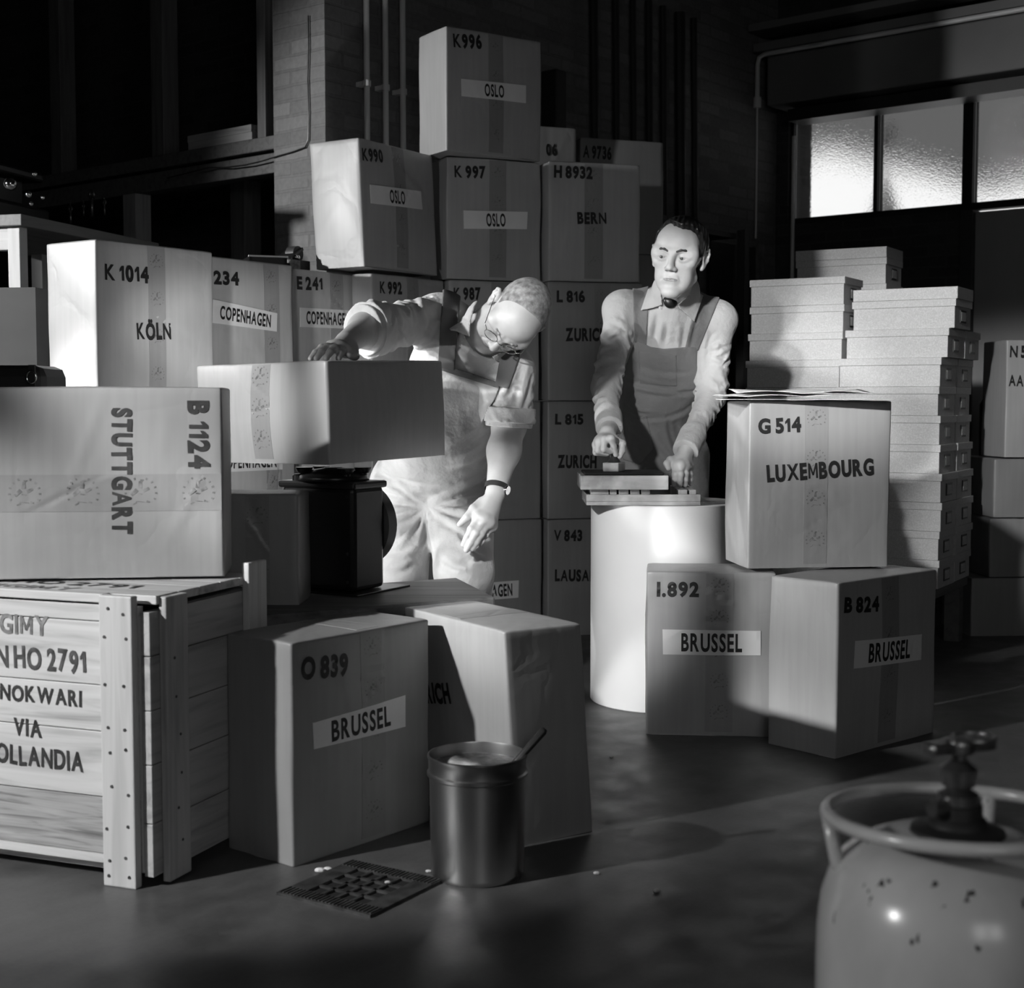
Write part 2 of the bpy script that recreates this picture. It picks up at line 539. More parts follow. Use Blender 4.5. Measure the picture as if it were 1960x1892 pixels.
# ------------------------------------------------------------------ wrapped parcels
class Parcel:
    """a box wrapped in paper. Local frame: the near upright edge is the z axis, the front face runs along +x (y = 0), the left face along +y (x = 0)"""

    def __init__(self, label, loc, th, wl, wr, h, roll=0.0, pit=0.0, m=0, seed=0, group=None, bulge=0.004, name='parcel', detail=True, lean=0.0):
        self.sh = (lean * math.cos(th), -lean * math.sin(th))
        self.d = np.array([wr, wl, h])
        self.r = 0.006
        self.M = frame(loc, th, roll, pit)
        rs = np.random.RandomState(seed + 11)
        self.ph = rs.uniform(0, 6.28, (6, 3))
        self.fr = rs.uniform(4, 15, (6, 3)) * rs.choice([-1, 1], (6, 3))
        self.cr = [(rs.normal(size=3), rs.uniform(0.1, 0.9, 3), rs.uniform(0.004, 0.008), rs.uniform(0.002, 0.0055) * rs.choice([-1, 1]), rs.uniform(0.05, 0.14)) for _ in range(22)]
        self.bulge = bulge
        self.root = empty(name, self.M, label, 'parcel', group)
        self.n = 0
        V, Fs, idx = [], [], {}
        res = 0.012 if detail else 0.03
        for ax in range(3):
            for side in (0, 1):
                u, v = [(1, 2), (0, 2), (0, 1)][ax]
                nu, nv = max(4, int(self.d[u] / res)), max(4, int(self.d[v] / res))
                gu, gv = self.line(self.d[u], nu), self.line(self.d[v], nv)
                nu, nv = len(gu) - 1, len(gv) - 1
                us, vs = np.meshgrid(gu, gv, indexing='ij')
                p = np.zeros((nu + 1, nv + 1, 3))
                p[..., u], p[..., v], p[..., ax] = us * self.d[u], vs * self.d[v], side * self.d[ax]
                q = self.deform(p.reshape(-1, 3))
                base = len(V)
                V += q.tolist()
                for i in range(nu):
                    for j in range(nv):
                        a, b, c, e = base + i * (nv + 1) + j, base + (i + 1) * (nv + 1) + j, base + (i + 1) * (nv + 1) + j + 1, base + i * (nv + 1) + j + 1
                        flip = (side == 0) ^ (ax == 1)
                        Fs.append((a, e, c, b) if flip else (a, b, c, e))
        mb = MB()
        mb.add(V, Fs)
        self.wrap = mb.build('wrapping', KRAFT[m], self.root, smooth=True, weld=True)

    def line(self, L, n):
        r = self.r
        return np.concatenate([[0, .45 * r, r], np.linspace(r, L - r, n - 1)[1:-1], [L - r, L - .45 * r, L]]) / L

    def deform(self, p, off=0.0):
        d, r = self.d, self.r
        q = np.clip(p, r, d - r)
        low = p[:, 2] < r
        q[low, 2] = p[low, 2]
        dr = p - q
        L = np.linalg.norm(dr, axis=1, keepdims=True)
        n = dr / np.maximum(L, 1e-9)
        flat = low & (L[:, 0] < 1e-9)
        t = np.clip(p / d, 0, 1)
        w = 4 * t * (1 - t)
        onf = w < 1e-6
        w2 = np.where(onf, 1.0, w)
        few = (onf.sum(1) == 1)
        b = np.where(few, w2.prod(1), 0.0)
        s = np.zeros(len(p))
        for f, h in zip(self.fr, self.ph):
            s += np.sin(p @ f + h[0]) * np.cos(p @ f[::-1] * 0.7 + h[1])
        ztop = onf[:, 2] & few
        g = self.bulge * b * np.where(ztop, .35, 1.0) + np.where(ztop, .0004, .0011) * s
        for nr, c, wd, amp, reach in self.cr:
            nn = nr / np.linalg.norm(nr)
            rel = p - c * d
            g += amp * np.exp(-(rel @ nn / wd) ** 2) * np.exp(-((rel ** 2).sum(1)) / reach ** 2) * 0.6
        # envelope folds on the top
        tx, ty = p[:, 0], p[:, 1]
        top = p[:, 2] > d[2] - 1e-6
        half = min(d[0], d[1]) * 0.5
        e1 = np.abs(np.minimum(tx, d[0] - tx) - np.minimum(ty, d[1] - ty))
        g += np.where(top & (np.minimum(tx, d[0] - tx) < half), -0.0012 * np.exp(-(e1 / 0.006) ** 2), 0)
        o = q + n * (r + np.where(flat, 0, g) + off)[:, None]
        o[:, 0] += self.sh[0] * o[:, 2]
        o[:, 1] += self.sh[1] * o[:, 2]
        return o

    def P(self, face, u, v, off):
        """points on a face: u from its left end, v up, both in metres as seen from outside"""
        z = np.zeros_like(u)
        if face == 'front':
            p = np.stack([u, z, v], 1)
        elif face == 'left':
            p = np.stack([z, self.d[1] - u, v], 1)
        else:
            p = np.stack([u, v, z + self.d[2]], 1)
        return self.deform(p, off)

    def at(self, face, px, py):
        """where the sight line through a photograph pixel meets the flat face (u, v)"""
        Mi = self.M.inverted()
        o = np.array(Mi @ Vector((0, 0, CAM_H)))
        d = np.array(Mi.to_3x3() @ Vector(ray(px, py).tolist()))
        ax, val = {'front': (1, 0.0), 'left': (0, 0.0), 'top': (2, self.d[2])}[face]
        q = o + d * ((val - o[ax]) / d[ax])
        x, y = q[0] - self.sh[0] * q[2], q[1] - self.sh[1] * q[2]
        return {'front': (x, q[2]), 'left': (self.d[1] - y, q[2]), 'top': (x, y)}[face]

    def patch(self, name, m, face, quad, off, parent=None, thick=0.0005, seg=22):
        """a sheet on the face with the four corners quad (u, v), counter-clockwise from lower left"""
        a, b, c, e = [np.array(q, float) for q in quad]
        s, t = np.meshgrid(np.linspace(0, 1, seg + 1), np.linspace(0, 1, seg + 1), indexing='ij')
        s, t = s.ravel()[:, None], t.ravel()[:, None]
        uv = (a * (1 - s) + b * s) * (1 - t) + (e * (1 - s) + c * s) * t
        V1 = self.P(face, uv[:, 0], uv[:, 1], off)
        V0 = self.P(face, uv[:, 0], uv[:, 1], off - thick - 0.0012)
        N = seg + 1
        Fs = []
        for i in range(seg):
            for j in range(seg):
                q = (i * N + j, (i + 1) * N + j, (i + 1) * N + j + 1, i * N + j + 1)
                Fs.append(q)
        rim = [i * N for i in range(N)] + [seg * N + j for j in range(1, N)] + [i * N + seg for i in range(seg - 1, -1, -1)] + [j for j in range(seg - 1, 0, -1)]
        nn = N * N
        for k in range(len(rim)):
            x, y = rim[k], rim[(k + 1) % len(rim)]
            Fs.append((x, x + nn, y + nn, y))
        mb = MB()
        mb.add(np.concatenate([V1, V0]).tolist(), Fs)
        return mb.build(name, m, parent or self.root, smooth=False)

    def write(self, name, m, face, s, centre, height, width=None, ang=0.0, off=0.0013, parent=None, bold=0.05, cond=1.0, gap=0.12, jitter=0.03, seed=3):
        V, Fs = text2d(s, bold, gap, cond, jitter, seed)
        V = V * height
        if width:
            V[:, 0] *= width / (V[:, 0].max() - V[:, 0].min())
        c, sn = math.cos(ang), math.sin(ang)
        u = V[:, 0] * c - V[:, 1] * sn + centre[0]
        v = V[:, 0] * sn + V[:, 1] * c + centre[1]
        bm = bmesh.new()
        bv = [bm.verts.new((a, b, 0)) for a, b in zip(u, v)]
        for f in Fs:
            try:
                bm.faces.new([bv[i] for i in f])
            except ValueError:
                pass
        bmesh.ops.triangulate(bm, faces=bm.faces[:])
        for _ in range(3):
            lg = [e for e in bm.edges if e.calc_length() > .010]
            if lg:
                bmesh.ops.subdivide_edges(bm, edges=lg, cuts=1)
        bmesh.ops.triangulate(bm, faces=bm.faces[:])
        bm.verts.ensure_lookup_table()
        bm.verts.index_update()
        uv = np.array([p.co[:2] for p in bm.verts])
        Fs = [tuple(p.index for p in f.verts) for f in bm.faces]
        bm.free()
        mb = MB()
        mb.add(self.P(face, uv[:, 0], uv[:, 1], off).tolist(), Fs)
        return mb.build(name, m, parent or self.root)

    # --- helpers that read positions off the photograph
    def number(self, s, x0, x1, yt, yb, face='front', m=None, name='stencilled_number', slope=0.0, bold=0.05):
        """lettering whose left end spans (x0, yt)-(x0, yb) and whose right end is x1; slope is how far the right end sits lower, in pixels"""
        a = np.array(self.at(face, x0, (yt + yb) / 2))
        b = np.array(self.at(face, x1, (yt + yb) / 2 + slope))
        h = np.linalg.norm(np.array(self.at(face, (x0 + x1) / 2, yt + slope / 2)) - np.array(self.at(face, (x0 + x1) / 2, yb + slope / 2)))
        d = b - a
        self.n += 1
        return self.write(name, m or INK, face, s, (a + b) / 2, h, np.linalg.norm(d), math.atan2(d[1], d[0]), seed=self.n, bold=bold)

    def label(self, s, quad, cond=0.62, frac=0.62, tw=0.66, face='front', shift=0.0):
        """a white paper label with four photographed corners (bl, br, tr, tl) and its lettering"""
        q = [np.array(self.at(face, *c)) for c in quad]
        lb = self.patch('address_label', LABEL, face, q, 0.0017)
        c = sum(q) / 4
        d = (q[1] + q[2] - q[0] - q[3]) / 2
        hh = np.linalg.norm((q[2] + q[3] - q[0] - q[1]) / 2)
        w = np.linalg.norm(d)
        c = c + d * shift
        self.write('lettering', INK, face, s, c, hh * frac, w * tw, math.atan2(d[1], d[0]), 0.0023, lb, 0.03, 1.0, 0.16, 0.0)
        return lb

    def tape(self, x0, x1, face='front', m=None, marks=4, horizontal=False, v0=0.012, v1=None, em=0.026, emang=0.0, prints=True):
        """a strip of gummed paper tape from edge to edge, at x0..x1 metres along the face, with the printed mark repeated on it"""
        m = m or TAPE_PALE
        W_ = self.d[0] if face != 'left' else self.d[1]
        H_ = self.d[2] if face != 'top' else self.d[1]
        v1 = v1 or ((W_ if horizontal else H_) - 0.004)
        if horizontal:
            quad = [(v0, x0), (v1, x0), (v1, x1), (v0, x1)]
        else:
            quad = [(x0, v0), (x1, v0), (x1, v1), (x0, v1)]
        tp = self.patch('paper_tape', m, face, quad, 0.0006, seg=30)
        if prints:
            E, EF = emblem2d()
            for k in range(marks):
                t = v0 + (v1 - v0) * (k + 0.6) / marks
                c = (t, (x0 + x1) / 2) if horizontal else ((x0 + x1) / 2, t)
                ca, sa = math.cos(emang), math.sin(emang)
                u = (E[:, 0] * ca - E[:, 1] * sa) * em + c[0]
                v = (E[:, 0] * sa + E[:, 1] * ca) * em + c[1]
                mb = MB()
                mb.add(self.P(face, u, v, 0.0010).tolist(), EF)
                mb.build('printed_mark', EMBLEM_INK, tp)
        return tp

# ------------------------------------------------------------------ the setting
RTH = math.atan2(0.773, 0.635)                        # the room is turned against the line of sight
ROOM = frame((-0.772, 6.0, 0), RTH)
ROOMI = ROOM.inverted()


def on_u(px, py, u):
    """room coordinates (along, across, height) where a sight line meets the plane along = u"""
    o = np.array(ROOMI @ Vector((0, 0, CAM_H)))
    d = np.array(ROOMI.to_3x3() @ Vector(ray(px, py).tolist()))
    return o + d * ((u - o[0]) / d[0])


def on_v(px, py, v):
    o = np.array(ROOMI @ Vector((0, 0, CAM_H)))
    d = np.array(ROOMI.to_3x3() @ Vector(ray(px, py).tolist()))
    return o + d * ((v - o[1]) / d[1])


def struct(name, mb, m, **kw):
    o = mb.build(name, m, **kw)
    o.matrix_world = ROOM
    return tag(o, kind='structure')


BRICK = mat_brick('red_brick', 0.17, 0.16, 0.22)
BRICKD = mat_brick('dark_brick', 0.05, 0.065, 0.25)  # much darker tone of the brick
PLASTER = mat('grey_plaster', 0.16, 0.8, noise=0.08, nscale=2)
CEIL = mat('ceiling_boards', 0.05, 0.8, noise=0.2, nscale=2)
DOORM = mat('grey_door_paint', 0.40, 0.35, noise=0.1, nscale=3, stretch=(1, 1, 0.3))
FRAMEM = mat('dark_window_frame', 0.02, 0.5)
LINTEL = mat('painted_beam', 0.17, 0.6, noise=0.12, nscale=2.5)


def floor_mat():
    m, t, b = nt('worn_concrete')
    c = coords(t)
    n1 = node(t, 'ShaderNodeTexNoise', Scale=1.3, Detail=6.0)
    n2 = node(t, 'ShaderNodeTexNoise', Scale=9.0, Detail=6.0)
    n3 = node(t, 'ShaderNodeTexNoise', Scale=90.0, Detail=3.0)
    for n in (n1, n2, n3):
        t.links.new(c, n.inputs['Vector'])
    a = ramp(t, n1.outputs['Fac'], [(0.3, 0.06), (0.7, 0.10)])
    a = mixc(t, 0.7, a, ramp(t, n2.outputs['Fac'], [(0.35, 0.7), (0.65, 1.1)]), 'MULTIPLY')
    a = mixc(t, 0.4, a, ramp(t, n3.outputs['Fac'], [(0.35, 0.75), (0.6, 1.05)]), 'MULTIPLY')
    cs = coords(t, (0.9, 14, 1), (0, 0, 0.5))
    n4 = node(t, 'ShaderNodeTexNoise', Scale=2.0, Detail=3.0)
    t.links.new(cs, n4.inputs['Vector'])
    a = mixc(t, 0.25, a, ramp(t, n4.outputs['Fac'], [(0.4, 0.8), (0.66, 1.15)]), 'MULTIPLY')
    t.links.new(a, b.inputs['Base Color'])
    r = ramp(t, n2.outputs['Fac'], [(0.3, 0.34), (0.7, 0.55)])
    t.links.new(r, b.inputs['Roughness'])
    bump(t, b, n3.outputs['Fac'], 0.12, 0.002)
    return m


U0, U1, V0, V1, ZC = -8.0, 3.78, -9.0, 6.0, 3.5
struct('floor', MB().bx((U0 - .3, V0 - .3, -0.2), (U1 + .3, V1 + .3, 0)), floor_mat())
struct('ceiling', MB().bx((U0 - .3, V0 - .3, ZC), (U1 + .3, V1 + .3, ZC + .2)), CEIL)
struct('wall_back', MB().bx((0, 0, 0), (U1, 0.32, ZC)), BRICKD if False else BRICK)
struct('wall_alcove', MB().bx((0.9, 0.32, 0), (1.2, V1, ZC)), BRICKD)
struct('wall_left', MB().bx((U0 - .25, V0, 0), (U0, V1, ZC)), PLASTER)
struct('wall_far', MB().bx((U0, V1, 0), (0.9, V1 + .25, ZC)), PLASTER)
struct('wall_rear', MB().bx((U0, V0 - .25, 0), (U1, V0, ZC)), PLASTER)

wl = on_u(1513, 418, U1)
wtop = on_u(1515, 232, U1)[2]
wbot = wl[2]
m1 = on_u(1670, 400, U1)[1]
m2 = on_u(1846, 390, U1)[1]
vend = m2 - 1.25
vwl = wl[1]
wr_ = MB()
wr_.bx((U1, vwl + .02, 0), (U1 + .3, 0.32, ZC))                       # corner strip
wr_.bx((U1, m2 + .03, 0), (U1 + .3, vwl + .02, wbot - .04))            # under the window
wr_.bx((U1, vend, wtop + .05), (U1 + .3, vwl + .02, ZC))               # over the window
wr_.bx((U1, V0, 0), (U1 + .3, vend, ZC))
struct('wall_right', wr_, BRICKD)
# window: three frosted panes in a dark steel frame
fr = MB()
z0, z1 = wbot - .04, wtop + .05
for a, b in ((vwl - .0, vwl + .03), (m1 - .012, m1 + .012), (m2 - .03, m2 + .03), (vend, vend + .04)):
    fr.bx((U1 + .03, a, z0), (U1 + .11, b, z1))
fr.bx((U1 + .03, vend, z0), (U1 + .11, vwl, wbot))
fr.bx((U1 + .03, vend, wtop), (U1 + .11, vwl, z1))
win = struct('window_1', fr, FRAMEM)
gm, gt, gb = nt('frosted_glass')
gb.inputs['Base Color'].default_value = (0.9, 0.9, 0.9, 1)
gb.inputs['Transmission Weight'].default_value = 1.0
gb.inputs['Roughness'].default_value = 0.10
gb.inputs['IOR'].default_value = 1.25
gn = node(gt, 'ShaderNodeTexNoise', Scale=160.0, Detail=2.0)
gt.links.new(coords(gt, (1, 0.5, 1)), gn.inputs['Vector'])
bump(gt, gb, gn.outputs['Fac'], 0.22, 0.005)
for a, b in ((m1 + .012, vwl), (m2 + .03, m1 - .012), (vend + .04, m2 - .03)):
    MB().bx((U1 + .066, a, wbot), (U1 + .072, b, wtop)).build('pane', gm, win)
# outside: a yard with a sunlit white shed roof, a dark bush and a post lamp, all seen only through the frosted glass
YARD = mat('sunlit_whitewash', 0.85, 0.9)
yard = MB()
prof = []
oy = U1 + 5.0
for px, py in ((1380, 300), (1440, 300), (1513, 298), (1560, 280), (1600, 277), (1640, 290), (1700, 308), (1760, 318), (1800, 328), (1838, 346), (1880, 352), (1920, 346), (1990, 330), (2200, 330)):
    p = on_u(px, py + 12, oy)
    prof.append((p[1], p[2]))
n_ = len(prof)
yv = [(oy, v, z) for v, z in prof] + [(oy + 1.2, v, z) for v, z in prof] + [(oy, v, -0.2) for v, z in prof] + [(oy + 1.2, v, -0.2) for v, z in prof]
yf = []
for i in range(n_ - 1):
    yf += [(i, i + 1, n_ + i + 1, n_ + i), (2 * n_ + i, 2 * n_ + i + 1, i + 1, i), (n_ + i, n_ + i + 1, 3 * n_ + i + 1, 3 * n_ + i)]
yard.add(yv, yf)
o = yard.build('exterior_bank', YARD)
o.matrix_world = ROOM
tag(o, kind='structure')
o = MB().bx((U1 + .31, V0 - 12, -.3), (U1 + 30, V1 + 12, -.2)).build('exterior_ground', YARD)
o.matrix_world = ROOM
tag(o, kind='structure')
p = on_u(1693, 330, U1 + 2.2)
q = on_u(1693, 440, U1 + 2.2)
b_ = MB().lathe([(0.0, p[2] - q[2]), (.03, (p[2] - q[2]) * .8), (.09, (p[2] - q[2]) * .35), (.15, 0), (.17, -.8), (.1, -2.0)], 20)
o = b_.build('yard_conifer', mat('dark_foliage', 0.10, 0.9), smooth=True)
o.matrix_world = ROOM @ Matrix.Translation((q[0], q[1], q[2]))
tag(o, 'dark pointed shrub outside, blurred behind the middle frosted pane', 'shrub')
p = on_u(1692, 258, U1 + 2.4)
pl = MB().tube([(0, 0, -p[2]), (0, 0, -.05)], .012).ball((0, 0, 0), .085)
o = pl.build('yard_lamp', mat('lamp_grey', 0.08, 0.6), smooth=True)
o.matrix_world = ROOM @ Matrix.Translation(p.tolist())
tag(o, 'round dark yard lamp outside, smudged by the middle frosted pane', 'lamp')

# beam boxed in over the window, with a narrow strip and conduit pipes
bl = on_u(1468, 108, 3.52)
bb = on_u(1468, 203, 3.52)[2]
struct('trim_1', MB().bx((3.52, V0, bb), (U1, bl[1], bl[2])), LINTEL, bevel=.01)
struct('trim_2', MB().bx((3.60, V0, bb - .09), (U1, bl[1] - .1, bb - .02)), FRAMEM)
struct('trim_3', MB().bx((3.46, V0, bl[2] + .02), (3.60, bl[1] + .06, bl[2] + .07)).bx((3.4, V0, bl[2] + .13), (3.6, bl[1] + .06, bl[2] + .17)), LINTEL)
cp = MB()
y_ = bl[1] + .04
cp.tube([(3.48, V0 + 3, bl[2] + .005), (3.48, y_ - .05, bl[2] + .005), (3.48, y_ - .01, bl[2] - .01), (3.48, y_, bl[2] - .05), (3.48, y_, bb + .02)], .014)
cp.tube([(3.48, y_, bb + .05), (3.48, y_, bb - .01)], .024)
cp.tube([(3.48, y_, bb), (3.48, y_, 1.95)], .006)
o = cp.build('conduit_pipe', PIPE, smooth='auto')
o.matrix_world = ROOM
tag(o, 'thin pale conduit running along and down the beam end by the window corner', 'pipe')
o = MB().tube([(U1 - .02, -.13, .0), (U1 - .02, -.13, bb - .15)], .012).build('corner_pipe', PIPE, smooth='auto')
o.matrix_world = ROOM
tag(o, 'thin upright pipe in the corner left of the frosted window', 'pipe')
# door under the third pane
dj = struct('door_1', MB().bx((U1 + .06, vend + .03, 0.01), (U1 + .11, m2 - .04, z0 - .01)), DOORM, bevel=.005)
MB().bx((U1 + .02, m2 - .04, 0), (U1 + .14, m2 + .03, z0)).build('door_jamb', mat('dark_jamb', 0.05, 0.5), dj)
h = MB()
h.tube([(U1 + .05, vend + .15, 1.05), (U1 - .0, vend + .15, 1.05), (U1 - .0, vend + .28, 1.05)], .01)
h.build('door_handle', STEEL, dj, smooth=True)
# dark doorway in the back wall, its shaded opening painted as a dark panel
dl = on_v(1352, 480, 0)
dr = on_v(1443, 480, 0)
d2 = struct('doorway_1', MB().bx((dl[0], -.03, 0.01), (dr[0], .0, on_v(1400, 468, 0)[2])), mat('doorway_shade', 0.03, 0.4), bevel=.004)
MB().bx((dr[0] - .03, -.055, 0.01), (dr[0] + .03, -.031, on_v(1400, 462, 0)[2])).build('door_jamb', mat('scuffed_jamb', 0.16, 0.5, noise=.4, nscale=14), d2)
MB().bx((dl[0] + .25, -.045, 0.01), (dl[0] + .30, -.031, on_v(1400, 470, 0)[2])).build('door_rail', mat('dark_jamb2', 0.06, 0.5), d2)

# three upright pipes beside the brick pier
for i, (px, nm) in enumerate(((702, 'nearest the brick pier'), (738, 'in the middle of the three'), (771, 'next to the tall parcel stack'))):
    p = on_v(px, 150, -.05)
    M_ = ROOM @ Matrix.Translation((p[0], -.05, 0))
    e = empty('wall_pipe', M_, 'slim pale pipe up the brick wall, ' + nm, 'pipe', 'pale pipes up the brick wall')
    MB().tube([(0, 0, 0), (0, 0, ZC - .01)], .0125, 12).build('pipe', PIPE, e, smooth='auto')
    zc = on_v(px, 160 + 8 * i, -.05)[2]
    MB().box((0, .022, zc), (.03, .06, .02)).lathe([(.018, zc - .012), (.018, zc + .012)], 16).build('clamp', PIPE, e)

# steel rods standing along the back wall
for k, (px, r, py) in enumerate(((1142, .022, 300), (1184, .018, 300), (1217, .016, 300), (1247, .02, 390), (1274, .018, 390), (1306, .03, 395), (1333, .018, 395))):
    p = on_v(px, 280, -.07)
    o = MB().tube([(0, -.02, 0), (0, .035, 3.1)], r, 10).build('steel_bar', DARKMETAL, smooth='auto')
    o.matrix_world = ROOM @ Matrix.Translation((p[0], -.08, 0))
    tag(o, '%s dark bar from the left standing against the back brick wall' % ('first second third fourth fifth sixth seventh'.split()[k]), 'bar', 'dark bars standing along the back wall')
p = on_v(1062, 200, -.06)
o = MB().box((0, 0, 0), (.085, .09, .32)).build('fuse_box', DARKMETAL, bevel=.006)
o.matrix_world = ROOM @ Matrix.Translation((p[0], -.055, p[2]))
tag(o, 'black fuse box on the brick wall right of the top parcel', 'box')

# angle iron rack behind the standing man
rk = empty('storage_rack', frame((0.70, 6.76, 0), RTH), 'dark angle iron rack behind the man in the dark tie', 'rack')
rz = W(1290, 425, 7.0)[2]
for x, y in ((0, 0), (.75, 0), (0, .45), (.75, .45)):
    MB().box((x, y, rz / 2), (.045, .045, rz)).build('post', mat('rack_paint', 0.05, 0.5), rk)
for z in (rz - .03, 1.0, .35):
    MB().box((.375, .225, z), (.70, .40, .025)).build('shelf', mat('rack_paint', 0.05, 0.5), rk)

# timber rack left of the pier
tr = empty('timber_rack', ROOM, 'tall dark timber rack left of the brick pier', 'rack')
zu0, zu1 = on_u(536, 292, .1)[2], on_u(536, 266, .1)[2]
zl0, zl1 = on_u(536, 335, .1)[2], on_u(536, 297, .1)[2]
MB().bx((.02, .33, zu0), (.14, 4.6, zu1)).bx((.1, .33, zu0 + .02), (.85, 4.6, zu1)).build('shelf', BEAM, tr, bevel=.004)
MB().bx((.04, .33, zl0), (.12, 4.6, zl1)).build('beam', BEAM, tr, bevel=.004)
for px, z_a, z_b, s in ((325, zu1, ZC, .09), (130, zu1, ZC, .09), (524, zu1, ZC, .055), (268, 0.0, zl0, .10)):
    v = on_u(px, 250, .1)[1]
    MB().bx((.03, v - s / 2, z_a), (.03 + .09, v + s / 2, z_b)).build('post', BEAM_Z if px != 268 else mat_wood('grey_post', .3, 'Z'), tr, bevel=.003)
v = on_u(455, 450, .3)[1]
MB().bx((.3, v - .05, 0), (.4, v + .05, zl0 + .05)).build('post', BEAM_Z, tr)
MB().bx((.3, .33, zl0 + .06), (.4, 4.6, zl1)).build('beam', BEAM, tr)
# pale wooden box on the rack shelf
a, b = on_u(367, 290, .06), on_u(489, 276, .06)
wb = empty('wooden_box', ROOM @ Matrix.Translation((.04, b[1], zu1 + .002)), 'pale shallow wooden box on the dark timber shelf', 'box')
L_ = a[1] - b[1]
hb = on_u(489, 240, .06)[2] - zu1 - .0
MB().bx((0, 0, 0), (.018, L_, hb)).bx((.012, -.0, hb * .52), (-.004, L_, hb)).build('side_board', mat_wood('pale_box_wood', .34, 'Y', .25), wb, bevel=.002)
MB().bx((.018, 0, 0), (.40, .018, hb)).bx((.018, L_ - .018, 0), (.40, L_, hb)).build('end_board', mat_wood('pale_box_end', .26, 'X', .25), wb)
MB().bx((.382, .018, 0), (.40, L_ - .018, hb)).bx((.018, .018, .001), (.382, L_ - .018, .015)).build('back_board', PINE_Y, wb)
# thin cable sagging along the lower beam
cb = []
for px, py in ((590, 30), (591, 90), (589, 150), (591, 215), (590, 268), (584, 282), (560, 291), (535, 298), (500, 309), (470, 316), (430, 321), (400, 321), (360, 331), (320, 341)):
    cb.append(tuple(on_u(px, py, -.008)))
o = MB().tube(cb, .0035, 6).build('cable', BLACK)
o.matrix_world = ROOM
tag(o, 'thin black cable down the brick pier and along the dark beam', 'cable')

# ------------------------------------------------------------------ parcels: back row
MOD = 0.49
RA = np.array([0.60, 0.80])
k1014 = Parcel('pale wrapped parcel stencilled K 1014 and the word for Cologne, leftmost of the back row', (-1.264, 4.383, 2 * MOD), .944, .244, .47, .49, m=2, seed=1)
k1014.number('K 1014', 200, 283, 507, 535, slope=6)
k1014.number('K\u00d6LN', 260, 326, 620, 649, name='stencilled_destination')
k1014.tape(.195, .265, marks=4)


def from_right(px, py, z, th, w):
    p = G(px, py, z)
    return (float(p[0] - w * math.cos(th)), float(p[1] - w * math.sin(th)))


P234 = from_right(560, 507, 1.467, .98, .436)
PE241 = (-.802, 5.30)
PK992 = tuple(float(q) for q in G(711, 522, 1.467)[:2])
G_STACK = 'parcels stacked along the back wall'


p234 = Parcel('parcel stencilled 234 with a tilted white Copenhagen label, right of the Cologne parcel', (*P234, 2 * MOD), .98, .19, .436, .485, m=2, seed=2)
p234.number('E 234', 385, 457, 518, 541, slope=5)
p234.label('COPENHAGEN', [(406, 618), (529, 635), (530, 600), (407, 573)], tw=.79, frac=.58)
p234.tape(.285, .365, marks=4)
e241 = Parcel('parcel stencilled E 241 with a white Copenhagen label, behind the bent man\u2019s hand', (*PE241, 2 * MOD), 1.0, .20, .445, .485, m=2, seed=3)
e241.number('E 241', 567, 616, 531, 553, slope=2)
e241.label('COPENHAGEN', [(574, 626), (676, 630), (677, 595), (573, 589)], tw=.79, frac=.62)
e241.tape(.2, .28, marks=4)
k992 = Parcel('parcel stencilled K 992, just above the bent man\u2019s shoulder', (*PK992, 2 * MOD), .92, .10, .43, .485, m=0, seed=4)
k992.number('K 992', 726, 768, 540, 561, slope=2)
k992.tape(.2, .27, marks=4, m=TAPE)
k990 = Parcel('tilted parcel stencilled K 990 with an Oslo label and a bright creased left side', (-.553, 5.408, 3 * MOD + .012), 1.0, .24, .47, .478, m=0, seed=5, bulge=.009, lean=-.04)
k990.number('K990', 698, 737, 284, 306, slope=4)
k990.label('OSLO', [(712, 389), (810, 401), (808, 366), (711, 353)], tw=.30, frac=.66)
k990.tape(.2, .275, marks=4, m=TAPE)

# columns to the right
k996 = Parcel('topmost parcel of the tallest stack, stencilled K 996 with an Oslo label', (-.258, 5.70, 4 * MOD + .002), .585, .216, .451, .482, m=0, seed=6)
k996.number('K996', 867, 921, 66, 90, slope=3)
k996.label('OSLO', [(883, 184), (1005, 198), (1005, 164), (882, 151)], tw=.30, frac=.66)
k996.tape(.195, .265, marks=4, m=TAPE)
k997 = Parcel('parcel stencilled K 997 with an Oslo label, under the topmost parcel', (-.263, 5.804, 3 * MOD), .405, .2, .415, .487, m=0, seed=7)
k997.number('K 997', 870, 929, 318, 339, slope=2)
k997.label('OSLO', [(888, 438), (1008, 439), (1009, 406), (887, 403)], tw=.30, frac=.68)
k997.tape(.185, .26, marks=4, m=TAPE)
b3 = Parcel('parcel whose number ends in 7, behind the bent man\u2019s head', (-.255, 5.81, 2 * MOD), .385, .2, .397, .487, m=0, seed=8)
b3.number('K 987', 868, 920, 552, 573)
b3.tape(.185, .26, marks=4, m=TAPE)
b2 = Parcel('dark parcel behind the bent man\u2019s hanging arm, second from the floor', (-.25, 5.80, MOD), .37, .2, .397, .487, m=1, seed=9)
b1 = Parcel('floor parcel with a half hidden Copenhagen label behind the bent man\u2019s leg', (-.25, 5.79, 0), .36, .2, .397, .487, m=1, seed=10)
b1.label('COPENHAGEN', [(868, 1154), (991, 1144), (992, 1111), (868, 1120)], tw=.80, frac=.66)

